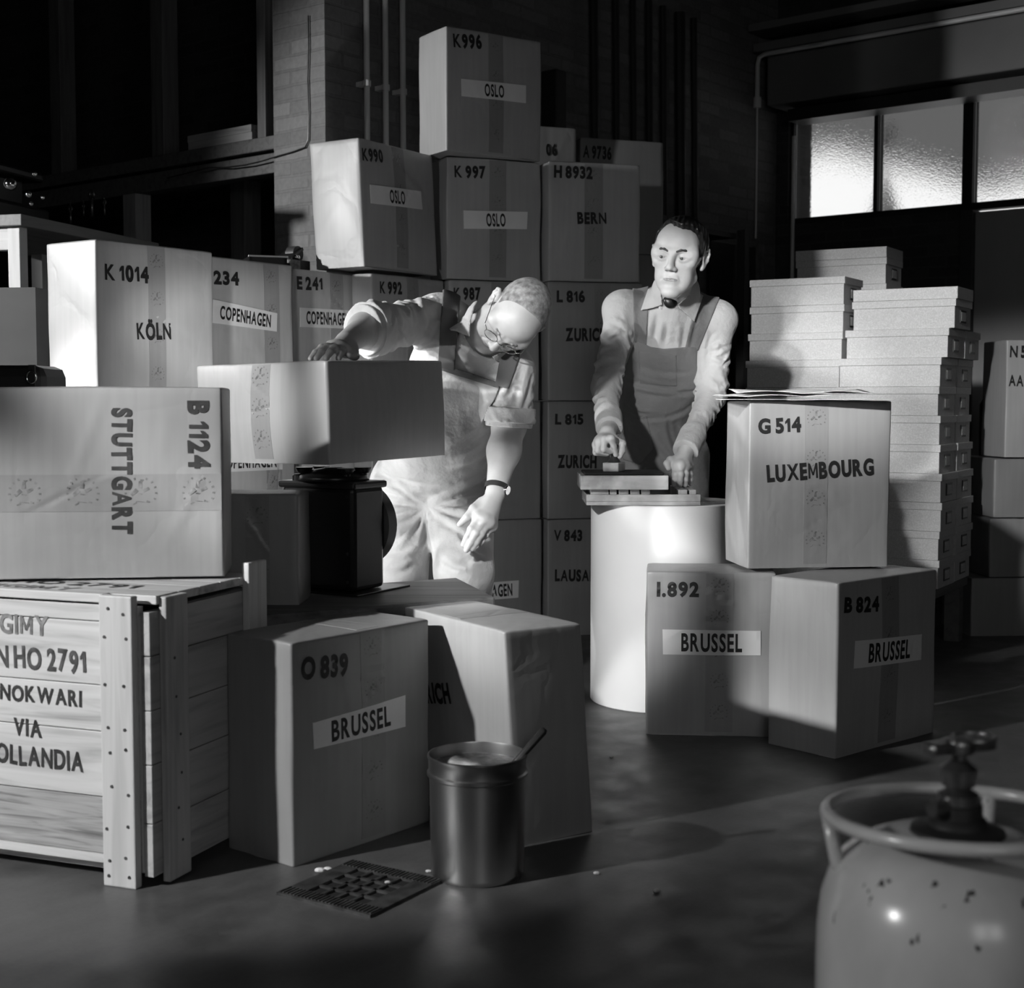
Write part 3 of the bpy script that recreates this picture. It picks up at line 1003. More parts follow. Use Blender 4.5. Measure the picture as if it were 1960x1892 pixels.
h8932 = Parcel('parcel stencilled H 8932 and BERN on top of the right back column', (.149, 5.91, 3 * MOD), .278, .22, .40, .487, m=0, seed=12)
h8932.number('H 8932', 1060, 1134, 318, 339, slope=3)
h8932.number('BERN', 1104, 1160, 408, 428, name='stencilled_destination')
h8932.tape(.155, .235, marks=4, m=TAPE)
l816 = Parcel('parcel stencilled L 816 and ZURICH left of the standing man\u2019s shoulder', (.148, 5.90, 2 * MOD), .26, .22, .41, .487, m=1, seed=13)
l816.number('L 816', 1065, 1119, 558, 578)
l816.number('ZURICH', 1082, 1160, 630, 652, name='stencilled_destination')
l816.tape(.2, .27, marks=4, m=TAPE)
l815 = Parcel('parcel stencilled L 815 and ZURICH left of the standing man\u2019s elbow', (.147, 5.90, MOD), .25, .22, .41, .487, m=1, seed=14)
l815.number('L 815', 1062, 1116, 794, 812)
l815.number('ZURICH', 1067, 1141, 873, 895, name='stencilled_destination')
v843 = Parcel('lowest parcel of its column, stencilled V 843 and LAUSANNE, left of the paper roll', (.147, 5.89, 0), .24, .22, .41, .487, m=1, seed=15)
v843.number('V 843', 1060, 1114, 1016, 1035, m=INK)
v843.number('LAUSANNE', 1062, 1166, 1092, 1112, name='stencilled_destination')
# row behind the right column
a9 = Parcel('dim parcel stencilled A 9736, behind and above the Bern parcel', (.30, 6.37, 3 * .545), .33, .25, .40, .50, m=1, seed=16)
a9.number('A 9736', 1116, 1170, 279, 301, slope=4)
a8 = Parcel('dim parcel with a number ending in 06, behind the top of the tallest stack', (-.02, 6.22, 3 * .545), .33, .25, .32, .53, m=1, seed=17)
a8.number('06', 1045, 1066, 277, 297)
for k in range(3):
    for (x, y, w), pre in (((.30, 6.37, .40), 'A 9736'), ((-.02, 6.22, .32), '06')):
        Parcel('hidden plain parcel carrying the %s parcel' % pre, (x, y, k * .545), .33, .25, w, .543, m=1, seed=18 + k, group='plain parcels hidden behind the back columns', detail=False)
# lower parcels of the back row, mostly hidden
spec = [((-1.264, 4.383), .944, .47, 'Cologne'), (P234, .98, .436, '234'), (PE241, 1.0, .445, 'E 241'), (PK992, .92, .43, 'K 992')]
for i, ((x, y), th, w, nm) in enumerate(spec):
    for k in (1, 0):
        q = Parcel('%s parcel under the %s parcel' % (('middle', 'bottom')[1 - k] if False else ('lowest', 'middle')[k], nm), (x, y, k * MOD), th, (.235, .20, .20, .10)[i], w, .486, m=2 if k else 0, seed=30 + i * 2 + k, detail=k == 1)
        if k == 1 and i == 1:
            q.label('COPENHAGEN', [(404, 905), (539, 899), (540, 868), (404, 870)], tw=.80, frac=.6)
            q.tape(.285, .365, marks=4)
        if k == 1 and i == 2:
            q.label('OSLO', [(577, 927), (676, 927), (676, 886), (577, 884)], tw=.34, frac=.5, shift=.1)

# ------------------------------------------------------------------ parcels: front left group
o839 = Parcel('parcel stencilled O 839 with a tilted Brussel label on the floor beside the crate', (-.460, 2.948, 0), .887, .208, .425, .476, m=1, seed=50)
o839.number('O 839', 575, 664, 1262, 1300, slope=-9)
o839.label('BRUSSEL', [(598, 1434), (774, 1391), (774, 1331), (596, 1384)], tw=.64, frac=.66)
o839.tape(.2, .275, marks=5, m=TAPE)
o839.tape(.2, .275, 'top', m=TAPE_PALE, prints=False, v0=.01)
zf = Parcel('leaning parcel stencilled ZURICH on its left side, behind the tin bucket', (.011, 3.085, .0), .585, .452, .208, .478, m=0, seed=51, lean=-.06)
zf.root.location.z += .0
zf.number('ZURICH', 800, 874, 1308, 1342, face='left', name='stencilled_destination', slope=1)
zf.tape(.2, .275, 'top', m=TAPE_PALE, horizontal=True, prints=False)

# right group
i892 = Parcel('parcel stencilled I. 892 with a level Brussel label, in front of the paper roll', (.395, 4.147, 0), -.094, .225, .372, .482, m=0, seed=52)
i892.number('I.892', 1257, 1338, 1116, 1141)
i892.label('BRUSSEL', [(1269, 1253), (1456, 1255), (1456, 1208), (1268, 1205)], tw=.62, frac=.68)
i892.tape(.17, .25, marks=5)
b824 = Parcel('parcel stencilled B 824 with a tilted Brussel label, lower right under the Luxembourg parcel', (.885, 3.858, 0), .718, .233, .48, .485, m=0, seed=53)
b824.number('B 824', 1614, 1679, 1146, 1172, slope=-3)
b824.label('BRUSSEL', [(1632, 1280), (1761, 1263), (1762, 1214), (1634, 1227)], tw=.62, frac=.66)
b824.tape(.2, .285, marks=4, m=TAPE)
g514 = Parcel('parcel stencilled G 514 and LUXEMBOURG resting on two Brussel parcels', (.683, 4.120, .4935), .119, .246, .425, .485, m=0, seed=54)
g514.number('G 514', 1451, 1533, 804, 830, slope=-4)
g514.number('LUXEMBOURG', 1467, 1672, 893, 922, name='stencilled_destination', slope=-14)
g514.tape(.165, .235, marks=4, em=.028)

# right edge of the picture: four parcels lying flat
G_FLAT = 'parcels lying flat at the right edge'
for k, (px, lab) in enumerate(((1860, 'lowest of the dark parcels at the right edge, on the floor'), (1893, 'second dark parcel from the floor at the right edge'), (1899, 'third parcel from the floor at the right edge, under the upright one'))):
    x = W(px, 1100, 5.9)[0]
    q = Parcel(lab, (x, 5.9, k * .248), .05, .35, .47, .243, m=1, seed=60 + k, group=G_FLAT)
    if k == 2:
        q.tape(.2, .28, marks=2, m=TAPE)
x = W(1925, 760, 5.9)[0]
nb = Parcel('upright pale parcel stencilled N 5 and AARHUS at the right edge', (x, 5.9, .7455), .06, .25, .45, .483, m=2, seed=64)
nb.number('N 543', 1933, 1990, 663, 684)
nb.number('AARHUS', 1931, 2010, 719, 739, name='stencilled_destination')

# the parcel turned on its side on the crate
st = Parcel('parcel lying on its side on the crate, stencilled B 1124 and STUTTGART sideways', (-1.129, 3.05, .596), .12, .24, .503, .412, m=0, seed=55, bulge=.008)
st.tape(.145, .225, marks=4, horizontal=True, em=.034, emang=0)
for s, x, y0, y1, hpx, nm in (('B 1124', 379, 767, 897, 36, 'stencilled_number'), ('STUTTGART', 233, 781, 1022, 34, 'stencilled_destination')):
    a = np.array(st.at('front', x, y0))
    b = np.array(st.at('front', x + 2, y1))
    h_ = np.linalg.norm(np.array(st.at('front', x - hpx / 2, 900)) - np.array(st.at('front', x + hpx / 2, 900)))
    st.write(nm, mat('brown_stencil_ink', .035, .6, noise=.4, nscale=40), 'front', s, (a + b) / 2, h_, np.linalg.norm(b - a), math.atan2(b[1] - a[1], b[0] - a[0]), seed=9)

# parcel on the scale and small parcel beside it
SPZ = .818
sp = Parcel('large plain parcel lying on the weighing scale under the bent man\u2019s hand', (-.460, 3.604, SPZ), .919, .49, .456, .262, -.025, .010, m=2, seed=56, bulge=.012)
sp.tape(.22, .29, 'left', marks=3, em=.03)
sm = W(445, 1160, 3.3)

# ------------------------------------------------------------------ crate with stencilled boards
CR = frame((-.746, 2.828, 0), 1.211 - PI / 2)         # local x along the front to the right, y into the room
ch, cw, cd = .592, .78, .365
CRATE_INK = mat('crate_ink', .02, .7, noise=.8, nscale=45)
crate = empty('wooden_crate', CR, 'pale pine export crate with stencilled boards on the floor at lower left', 'crate')
pw = .078
MB().bx((-pw, -.022, 0), (0, 0, ch)).build('corner_post', PINE_Z, crate, bevel=.003)
MB().bx((-cw, -.022, 0), (-cw + pw, 0, ch)).build('corner_post', PINE_Z, crate, bevel=.003)
MB().bx((.028, .03, .004), (.046, .03 + pw, ch - .005)).build('corner_post', mat_wood('greyed_pine_post', .42, 'Z'), crate, bevel=.003)
MB().bx((.028, cd - pw + .06, .02), (.046, cd + .06, ch + .03)).build('corner_post', mat_wood('greyed_pine_far', .5, 'Z'), crate, bevel=.003)
fp = MB()
zz = [.045, .175, .31, .405, .535, .57]
for a, b in zip(zz[1:-1], zz[2:]):
    fp.bx((-cw + .01, .0, a + .001), (.0, .018, b - .001))
fp.build('front_boards', PINE, crate, bevel=.0015)
MB().bx((-cw + .01, .0, .058), (.0, .018, .174)).build('bottom_board', ROUGHSAWN, crate, bevel=.0015)
MB().bx((-cw + .01, -.004, .040), (-pw, .018, .057)).build('base_batten', PINE, crate)
MB().bx((-cw + .01, -.008, .574), (-pw - .0, .018, ch)).build('top_batten', PINE, crate, bevel=.002)
sd = MB()
for a, b in zip([.02, .13, .25, .36, .47], [.13, .25, .36, .47, .56]):
    sd.bx((.006, .0, a + .001), (.027, cd + .05, b - .001))
sd.build('side_boards', mat_wood('side_pine', .40, 'Y', .35), crate, bevel=.0015)
MB().bx((-.0, .0, .03), (.0055, .02, .55)).build('edge_strip', PINE_Z, crate)
bk = MB().bx((-cw, cd + .03, .02), (0, cd + .05, .56)).bx((-cw, .02, .02), (-cw + .02, cd + .03, .56)).bx((-cw, .02, .02), (0, cd + .03, .038))
bk.build('back_boards', PINE, crate)
ld = MB()
for i in range(5):
    ld.bx((-cw + .005, .02 + i * .079, .572), (.03, .02 + i * .079 + .0775, ch - .002))
lid = ld.build('lid_boards', PINE, crate, bevel=.002)


def crate_text(s, xr, z, h, w, m, top=False, parent=None):
    V, Fs = text2d(s, .03, .16, 1.0, .06, len(s))
    V = V * h
    V[:, 0] *= w / (V[:, 0].max() - V[:, 0].min())
    V[:, 0] += xr - w / 2
    if top:
        pts = [(x, z + y, ch - .0012) for x, y in V]
    else:
        pts = [(x, -.0014, z + y) for x, y in V]
    return MB().add(pts, Fs).build('stencilling', m, parent or crate)


def crate_uv(px, py):
    Mi = CR.inverted()
    o = np.array(Mi @ Vector((0, 0, CAM_H)))
    d = np.array(Mi.to_3x3() @ Vector(ray(px, py).tolist()))
    q = o + d * (-o[1] / d[1])
    return q[0], q[2]


for s, xr, yt, yb, full, vis, m in (('HIGIMY', 94, 1186, 1221, 6, 4.3, INK_FAINT), ('AN HO 2791', 165, 1252, 1292, 10, 8.2, INK_WORN), ('MANOKWARI', 157, 1327, 1356, 9, 7, CRATE_INK), ('VIA', 80, 1384, 1415, 3, 3, CRATE_INK), ('HOLLANDIA', 160, 1445, 1480, 9, 7.6, CRATE_INK)):
    r_ = crate_uv(xr, (yt + yb) / 2)
    l_ = crate_uv(0 if s != 'VIA' else 27, (yt + yb) / 2)
    hh = crate_uv(xr - 60, yt)[1] - crate_uv(xr - 60, yb)[1]
    crate_text(s, r_[0], r_[1] + .004, hh, (r_[0] - l_[0]) * full / vis, m)
crate_text('NIGIMY', -.18, .045, .04, .26, INK_FAINT, True, lid)
crate_text('AN HO 2791', -.08, .12, .045, .46, CRATE_INK, True, lid)
nl = MB()
rnd = random.Random(4)
for x in (-.06, -.02):
    for z in (.03, .06, .12, .2, .28, .33, .42, .5, .56):
        nl.lathe([(.0035, 0), (.0035, .0012)], 8, (x + rnd.uniform(-.008, .008), -.0222, z + rnd.uniform(-.01, .01)), Matrix.Rotation(PI / 2, 3, 'X'))
for z in (.08, .15, .22, .3, .38, .46):
    nl.lathe([(.003, 0), (.003, .0012)], 8, (.0462, .06 + rnd.uniform(-.02, .02), z), Matrix.Rotation(PI / 2, 3, 'Y'))
nl.build('nail_heads', IRON, crate)

# ------------------------------------------------------------------ packing table with the scale
TZ = .475
tb = empty('packing_table', Vector(G(700, 1160, TZ)) - Vector((0, 0, TZ)), 'low dark plank table carrying the weighing scale', 'table')
c0 = np.array(tb.location)
loc = lambda p: [float(q) for q in (np.array(p) - c0)]
fl, frr, br = G(476, 1180, TZ), G(948, 1143, TZ), G(889, 1113, TZ)
dv = br - frr
dv = dv / np.linalg.norm(dv) * .42
ax = (fl - frr)
bl_ = fl + dv
br = frr + dv
pts = [fl, frr, br, bl_]
vs = [loc(p) for p in pts] + [loc(p - np.array([0, 0, .032])) for p in pts]
MB().add(vs, [(0, 1, 2, 3), (7, 6, 5, 4), (0, 4, 5, 1), (1, 5, 6, 2), (2, 6, 7, 3), (3, 7, 4, 0)]).build('table_top', OLDWOOD, tb, bevel=.006)
for s, t in ((.08, .12), (.92, .12), (.08, .88), (.92, .88)):
    p = fl * (1 - s) + frr * s + dv * t
    MB().box(loc(p - np.array([0, 0, TZ / 2 + .016])), (.06, .06, TZ - .034)).build('leg', OLDWOOD, tb)
# scale body
SCF = frame((-.409, 3.687, TZ + .0005), 1.049) @ Matrix.Scale(1.06, 4)
scl = empty('weighing_scale', SCF, 'black enamelled weighing scale on the plank table under the large parcel', 'scale')
MB().bx((0, 0, .006), (.13, .225, .262)).build('housing', BLACK, scl, bevel=.012)
MB().bx((-.006, -.006, .258), (.136, .231, .276)).build('top_cover', BLACK, scl, bevel=.006)
MB().bx((-.03, -.03, 0), (.20, .26, .005)).build('base_plate', BLACK, scl, bevel=.002)
MB().lathe([(.0, 0), (.108, 0), (.108, .035), (.10, .045), (0, .045)], 48, (.131, .095, .160), Matrix.Rotation(PI / 2, 3, 'Y')).build('dial_housing', BLACK, scl, smooth='auto')
MB().lathe([(.0, 0), (.092, 0), (0, .001)], 48, (.177, .095, .160), Matrix.Rotation(PI / 2, 3, 'Y')).build('dial_face', LABEL, scl)
MB().lathe([(.09, .276), (.085, .288), (.05, .303), (.02, .308), (0, .309)], 40, (.065, .11, 0)).build('column_dome', BLACK, scl, smooth=True)
spdr = MB()
top_l = (SPZ - TZ - .016) / 1.06
for x, y in ((.03, .045), (.03, .175), (.10, .045), (.10, .175), (.065, .11)):
    spdr.tube([(x, y, .285), (x, y, top_l - .012)], .011, 12)
    spdr.lathe([(.016, top_l - .014), (.022, top_l - .002), (.022, top_l), (0, top_l)], 16, (x, y, 0))
spdr.build('load_support', BLACK, scl, smooth='auto')
MB().lathe([(.012, .276), (.012, .288), (.008, .292), (0, .292)], 16, (.02, .19, 0)).build('levelling_knob', BLACK, scl, smooth='auto')
sc_ = MB()
for y, z in ((.02, .24), (.21, .24), (.02, .1), (.21, .1), (.02, .03), (.21, .03)):
    sc_.lathe([(.004, 0), (.004, .002)], 8, (-.0005, y, z), Matrix.Rotation(-PI / 2, 3, 'Y'))
sc_.build('screws', IRON, scl)
# small dark parcel left of the scale
ql = G(572, 1160, TZ)
smp = Parcel('small dark parcel on the table between the scale and the crate', (ql[0] - .26, ql[1] + .01, TZ + .001), -.03, .17, .26, .275, m=1, seed=57)
smp.tape(.13, .19, marks=2, m=TAPE)

# ------------------------------------------------------------------ paste bucket, brush, drain, litter
bp = G(914, 1672)
bk_ = empty('paste_bucket', Vector((float(bp[0]), float(bp[1]), 0)), 'open tin bucket of paste on the floor in front of the leaning parcel', 'bucket')
MB().lathe([(.0, .0), (.093, .0), (.096, .004), (.0965, .012), (.099, .195), (.0995, .21)], 64).build('body', TIN, bk_, smooth='auto')
MB().lathe([(.0995, .207), (.104, .21), (.1045, .216), (.101, .219), (.101, .243), (.1035, .247), (.1035, .252), (.100, .253), (.099, .248), (.099, .205), (.0995, .207)], 64).build('rim_band', TIN, bk_, smooth='auto')
ps = MB()
rr = random.Random(8)
prof = [(0, .214), (.03, .216), (.06, .212), (.085, .219), (.0985, .228)]
ps.lathe(prof, 48)
for k in range(len(ps.v)):
    x, y, z = ps.v[k]
    ps.v[k] = (x, y, z + rr.uniform(-.003, .003))
ps.build('paste', mat('dried_paste', .42, .7, noise=.4, nscale=50, bumpy=.5, bscale=60), bk_, smooth=True)
hp0 = np.array(W(985, 1462, 2.90)) - np.array(bk_.location)
hp1 = np.array(W(1040, 1400, 2.915)) - np.array(bk_.location)
br_ = empty('paste_brush', bk_.location.copy(), 'dark handled paste brush leaning out of the tin bucket', 'brush')
d_ = (hp1 - hp0) / np.linalg.norm(hp1 - hp0)
MB().tube([(hp0 - d_ * .06).tolist(), hp0.tolist(), hp1.tolist(), (hp1 + d_ * .006).tolist()], [.006, .0075, .0085, .005], 12).build('handle', mat('brush_handle', .035, .4), br_, smooth=True)
MB().tube([(hp0 - d_ * .085).tolist(), (hp0 - d_ * .06).tolist()], [.012, .009], 12).build('bristle', mat('bristle', .1, .8), br_, smooth=True)

dc = [G(524, 1713), G(704, 1757), G(853, 1690), G(680, 1652)]
dcen = sum(dc) / 4
ux = (dc[1] - dc[0] + dc[2] - dc[3]) / 2
sx = float(np.linalg.norm(ux))
sy = float(np.linalg.norm((dc[3] - dc[0] + dc[2] - dc[1]) / 2))
DR = frame((dcen[0], dcen[1], 0), math.atan2(ux[1], ux[0]))
dr_ = empty('floor_drain', DR, 'cast iron floor drain grate in front of the O 839 parcel', 'drain')
fm = MB()
ix, iy = sx * .31, sy * .33
fm.bx((-sx / 2, -sy / 2, 0), (sx / 2, -iy, .006)).bx((-sx / 2, iy, 0), (sx / 2, sy / 2, .006)).bx((-sx / 2, -iy, 0), (-ix, iy, .006)).bx((ix, -iy, 0), (sx / 2, iy, .006))
n_r = 26
for k in range(n_r):
    x = -sx / 2 + sx * (k + .5) / n_r
    fm.box((x, -sy / 2 + .022, .0065), (.0035, .034, .003)).box((x, sy / 2 - .022, .0065), (.0035, .034, .003))
fm.build('frame', IRON, dr_)
gm_ = MB()
for k in range(1, 4):
    gm_.bx((-ix + 2 * ix * k / 4 - .004, -iy, 0.001), (-ix + 2 * ix * k / 4 + .004, iy, .0055))
    gm_.bx((-ix, -iy + 2 * iy * k / 4 - .004, 0.001), (ix, -iy + 2 * iy * k / 4 + .004, .0055))
gm_.build('grate_bars', IRON, dr_)
MB().bx((-ix, -iy, 0.0002), (ix, iy, .0008)).build('drain_shade_pad', mat('drain_shade', .003, .9), dr_)  # black pad on the floor stands in for the shade of the pit
for px, py, s, lab in ((612, 1671, .012, 'crumpled pale scrap at the left edge of the drain grate'), (627, 1668, .010, 'small pale scrap second from the left at the drain grate'), (1142, 1675, .008, 'tiny pale chip on the open floor right of the bucket'), (1257, 1709, .008, 'tiny pale chip lowest on the open floor'), (820, 1671, .007, 'tiny scrap on the floor touching the bucket'), (1170, 1452, .006, 'dark crumb on the floor in front of the paper roll'), (742, 1700, .007, 'light crumb lying on the drain grate')):
    p = G(px, py)
    z = .0085 if px == 742 else 0
    o = MB().ball((0, 0, s * .45), (s, s * .6, s * .45), 7, 5).build('paper_scrap', LABEL if s > .009 else PINE)
    o.location = (p[0], p[1], z)
    tag(o, lab, 'scrap')

# ------------------------------------------------------------------ gas cylinder
gc = np.array([.487, 1.535])
cy = empty('gas_cylinder', Vector((gc[0], gc[1], 0)), 'chipped grey gas cylinder with a ring guard in the right foreground', 'gas cylinder')


def chipped():
    m, t, b = nt('chipped_cylinder_paint')
    b.inputs['Roughness'].default_value = .22
    c = coords(t, (1, 1, .55))
    n = node(t, 'ShaderNodeTexNoise', Scale=48.0, Detail=3.0)
    t.links.new(c, n.inputs['Vector'])
    n2 = node(t, 'ShaderNodeTexNoise', Scale=7.0, Detail=5.0)
    t.links.new(c, n2.inputs['Vector'])
    base = ramp(t, n2.outputs['Fac'], [(.35, .40), (.65, .55)])
    chip = ramp(t, n.outputs['Fac'], [(.675, 0), (.69, 1)])
    t.links.new(mixc(t, chip, base, .02), b.inputs['Base Color'])
    bump(t, b, chip, -.2, .001)
    return m


CYP = chipped()
Rb = .150
prof = [(0, .02), (.12, .02), (.14, .03), (Rb, .06), (Rb, .36), (Rb * .995, .40), (Rb * .97, .432), (Rb * .91, .460), (Rb * .82, .479), (Rb * .66, .495), (Rb * .5, .504), (Rb * .3, .510), (0, .512)]
MB().lathe(prof, 72).build('body', CYP, cy, smooth='auto')
MB().lathe([(.13, 0), (.135, 0), (.135, .03), (.13, .03), (.13, 0)], 48).build('foot_ring', CYP, cy, smooth='auto')
rc, rz_ = .140, .526
MB().tube([(rc * math.cos(2 * PI * k / 64), rc * math.sin(2 * PI * k / 64), rz_ - .007 * math.sin(2 * PI * k / 64)) for k in range(64)], .0075, 12, closed=True).build('guard_ring', CYP, cy, smooth=True)
for a in (math.radians(58), math.radians(-48), math.radians(176)):
    MB().tube([(rc * math.cos(a), rc * math.sin(a), rz_ - .007 * math.sin(a)), (rc * .93 * math.cos(a), rc * .93 * math.sin(a), .475), (rc * .88 * math.cos(a), rc * .88 * math.sin(a), .455)], .008, 10).build('guard_strut', CYP, cy, smooth=True)
VALVE = mat('tarnished_brass', .22, .35, metal=.9, noise=.5, nscale=40)
MB().lathe([(.052, .504), (.05, .513), (.034, .518), (.03, .525), (.026, .527), (.026, .540), (.018, .544), (0, .544)], 32).build('valve_base', DARKMETAL, cy, smooth='auto')
MB().lathe([(.019, .538), (.022, .542), (.022, .552), (.016, .556), (.012, .559), (.018, .562), (.02, .58), (.012, .586), (.008, .59), (.008, .60)], 24).tube([(-.005, -.005, .54), (-.035, -.02, .54)], .009, 12).build('valve_body', VALVE, cy, smooth='auto')
MB().box((0, 0, .604), (.085, .022, .013), .35).lathe([(.017, .596), (.017, .612), (0, .613)], 20).build('valve_handle', VALVE, cy, bevel=.004)
MB().tube([(.02 + .022 * math.cos(2 * PI * k / 24), .012 + .022 * math.sin(2 * PI * k / 24), .611) for k in range(24)], .0022, 8, closed=True).build('wire_loop', STEEL, cy, smooth=True)

# ------------------------------------------------------------------ paper roll and stamping things
RC = np.array([.50, 4.655])
RR, RH = .242, .652
ro = empty('paper_roll', Vector((RC[0], RC[1], 0)), 'large upright white roll of wrapping paper used as a stamping table', 'paper roll')
MB().lathe([(.03, 0), (RR - .003, 0), (RR, .003), (RR, RH - .003), (RR - .003, RH), (.03, RH)], 96).build('wound_paper', WHITE, ro, smooth='auto')
MB().lathe([(.022, 0.001), (.029, .001), (.029, RH), (.022, RH), (.022, .001)], 32).build('core', KRAFT[1], ro, smooth='auto')
# lower board and type blocks
TRAYW = mat_wood('stained_pale_board', .55, 'X', .25, .6, 1, .55)
zt = RH
lb0, lb1 = W(1122, 960, 4.46), W(1340, 963, 4.46)
sb = empty('stamp_board', frame((lb0[0], 4.445, zt + .001), .0), 'pale board lying on the paper roll beneath the stamp blocks', 'board')
bw = float(lb1[0] - lb0[0])
MB().bx((0, 0, 0), (bw, .30, .012)).bx((0, 0, .012), (bw, .012, .034)).bx((0, .288, .012), (bw, .30, .034)).bx((0, .012, .012), (.012, .288, .034)).bx((bw - .012, .012, .012), (bw, .288, .034)).build('tray', TRAYW, sb, bevel=.002)
G_BLK = 'small stamp blocks on the board'
for k, (xa, xb) in enumerate(((1130, 1165), (1167, 1180), (1184, 1203), (1206, 1224), (1227, 1244), (1298, 1315), (1319, 1332))):
    xa_, xb_ = W(xa, 935, 4.47)[0], W(xb, 935, 4.47)[0]
    o = MB().bx((0, 0, 0), (float(xb_ - xa_), .24, .0355)).build('stamp_block', TRAYW, bevel=.0015)
    o.location = (float(xa_), 4.462, zt + .0135)
    tag(o, '%s small wooden stamp block from the left on the board' % ('first second third fourth fifth sixth seventh'.split()[k]), 'stamp', G_BLK)
ib0, ib1 = W(1111, 930, 4.44), W(1279, 930, 4.44)
iw = float(ib1[0] - ib0[0])
ip = empty('ink_pad', frame((ib0[0], 4.43, zt + .051), .0), 'wooden ink pad box with a black pad under the hand stamp', 'ink pad')
MB().bx((0, 0, 0), (iw, .24, .044)).build('box', TRAYW, ip, bevel=.002)
MB().bx((.012, .012, .0441), (iw - .012, .228, .052)).build('pad', mat('ink_felt', .006, .9), ip, bevel=.004)
ipt = zt + .051 + .052
# sheet between board and roll
o = MB().bx((0, 0, 0), (.14, .22, .003)).build('paper_sheet', LABEL)
o.location = (float(W(1290, 955, 4.5)[0]), 4.52, zt + .0003)
o.rotation_euler.z = .25
o.location.z = zt + .0
tag(o, 'sheet of paper under the right end of the stamp board', 'paper')
# hand stamp
hs_p = W(1176, 893, 4.50)
hs = empty('hand_stamp', frame((hs_p[0], 4.515, ipt + .002), -.35), 'dark knobbed hand stamp in the standing man\u2019s right fist', 'stamp')
MB().bx((-.026, -.04, 0), (.026, .04, .028)).build('block', mat('stamp_block_wood', .30, .5, noise=.3, nscale=30), hs, bevel=.003)
MB().bx((-.024, -.038, -.0015), (.024, .038, -.0002)).build('rubber', mat('rubber', .02, .7), hs)
MB().lathe([(.022, .028), (.018, .034), (.010, .046), (.009, .062), (.012, .072), (.013, .080), (.009, .088), (0, .090)], 24).build('handle', mat('stamp_handle', .03, .3), hs, smooth='auto')

# papers lying on the Luxembourg parcel
G_PAP = 'sheets of paper on the Luxembourg parcel'
gz = .4935 + .485 + .004
for k, (x0, x1, y0, y1, dz, lift, lab) in enumerate(((1377, 1704, 4.085, 4.36, .0, .002, 'bottom sheet of the papers on the Luxembourg parcel'), (1374, 1590, 4.09, 4.37, .006, .013, 'folded middle sheet of the papers on the Luxembourg parcel'), (1410, 1675, 4.11, 4.40, .013, .020, 'top curled sheet of the papers on the Luxembourg parcel'))):
    X0, X1 = float(W(x0, 760, 4.12)[0]), float(W(x1, 760, 4.12)[0])
    nx, ny = 30, 16
    vs, fs = [], []
    for i in range(nx + 1):
        for j in range(ny + 1):
            u, v = i / nx, j / ny
            z = gz + dz + lift * (.35 + .65 * abs(math.sin(u * 6.0 + k * 1.7 + v * 1.3))) * (.6 + .4 * v) - (.004 if k == 0 else 0) * (0)
            vs.append((X0 + (X1 - X0) * u + .02 * v, y0 + (y1 - y0) * v + .01 * math.sin(u * 5 + k), z))
    for i in range(nx):
        for j in range(ny):
            a = i * (ny + 1) + j
            fs.append((a, a + ny + 1, a + ny + 2, a + 1))
    o = MB().add(vs, fs).build('paper_sheet', mat('thin_paper', .74, .55), smooth=True)
    s_ = o.modifiers.new('thickness', 'SOLIDIFY')
    s_.thickness = .0012
    tag(o, lab, 'paper', G_PAP)

# ------------------------------------------------------------------ stacks of marbled white boxes
mb_m, mt, mbb = nt('marbled_box_paper')
mbb.inputs['Roughness'].default_value = .55
vv = node(mt, 'ShaderNodeTexVoronoi', Scale=75.0)
vv.feature = 'DISTANCE_TO_EDGE'
mn = node(mt, 'ShaderNodeTexNoise', Scale=30.0, Detail=3.0)
mc = coords(mt)
mt.links.new(mc, mn.inputs['Vector'])
mt.links.new(mixc(mt, .12, mc, mn.outputs['Color']), vv.inputs['Vector'])
mt.links.new(ramp(mt, vv.outputs['Distance'], [(.0, .44), (.22, .56)]), mbb.inputs['Base Color'])
BOXP = mb_m
BTH = 1.03
bwd, bln, bht = .245, .40, .1095                     # end width, length, height with lid


def make_box():
    r = empty('lidded_box', Matrix.Identity(4), 'x', 'box')
    MB().bx((.0055, .0055, 0), (bwd - .0055, bln - .0055, bht - .002)).build('tray', BOXP, r, bevel=.001)
    MB().bx((0, 0, bht - .028), (bwd, bln, bht)).build('lid', BOXP, r, bevel=.0015)
    f = MB().bx((.082, .002, .022), (.164, .008, .070)).build('label_holder', mat('holder_metal', .03, .4, metal=.5), r, bevel=.001)
    MB().bx((.090, .001, .029), (.156, .003, .063)).build('label_card', mat('card', .55, .6, noise=.3, nscale=60), f)
    return r


def dup(root):
    r = root.copy()
    COL.objects.link(r)
    for ch_ in list(root.children):
        c_ = ch_.copy()
        COL.objects.link(c_)
        c_.parent = r
        for g_ in list(ch_.children):
            d_ = g_.copy()
            COL.objects.link(d_)
            d_.parent = c_
    return r


proto = make_box()
used = [0]
RB = frame((0, 0, 0), BTH)
pa = np.array([math.cos(BTH), math.sin(BTH)])
ORD = 'lowest second third fourth fifth sixth seventh eighth ninth tenth eleventh twelfth thirteenth'.split()
BASEZ = .262
drift = [.0, .002, .006, .004, -.003, -.006, -.012, -.004, .022, .044, .05, .05, .05]


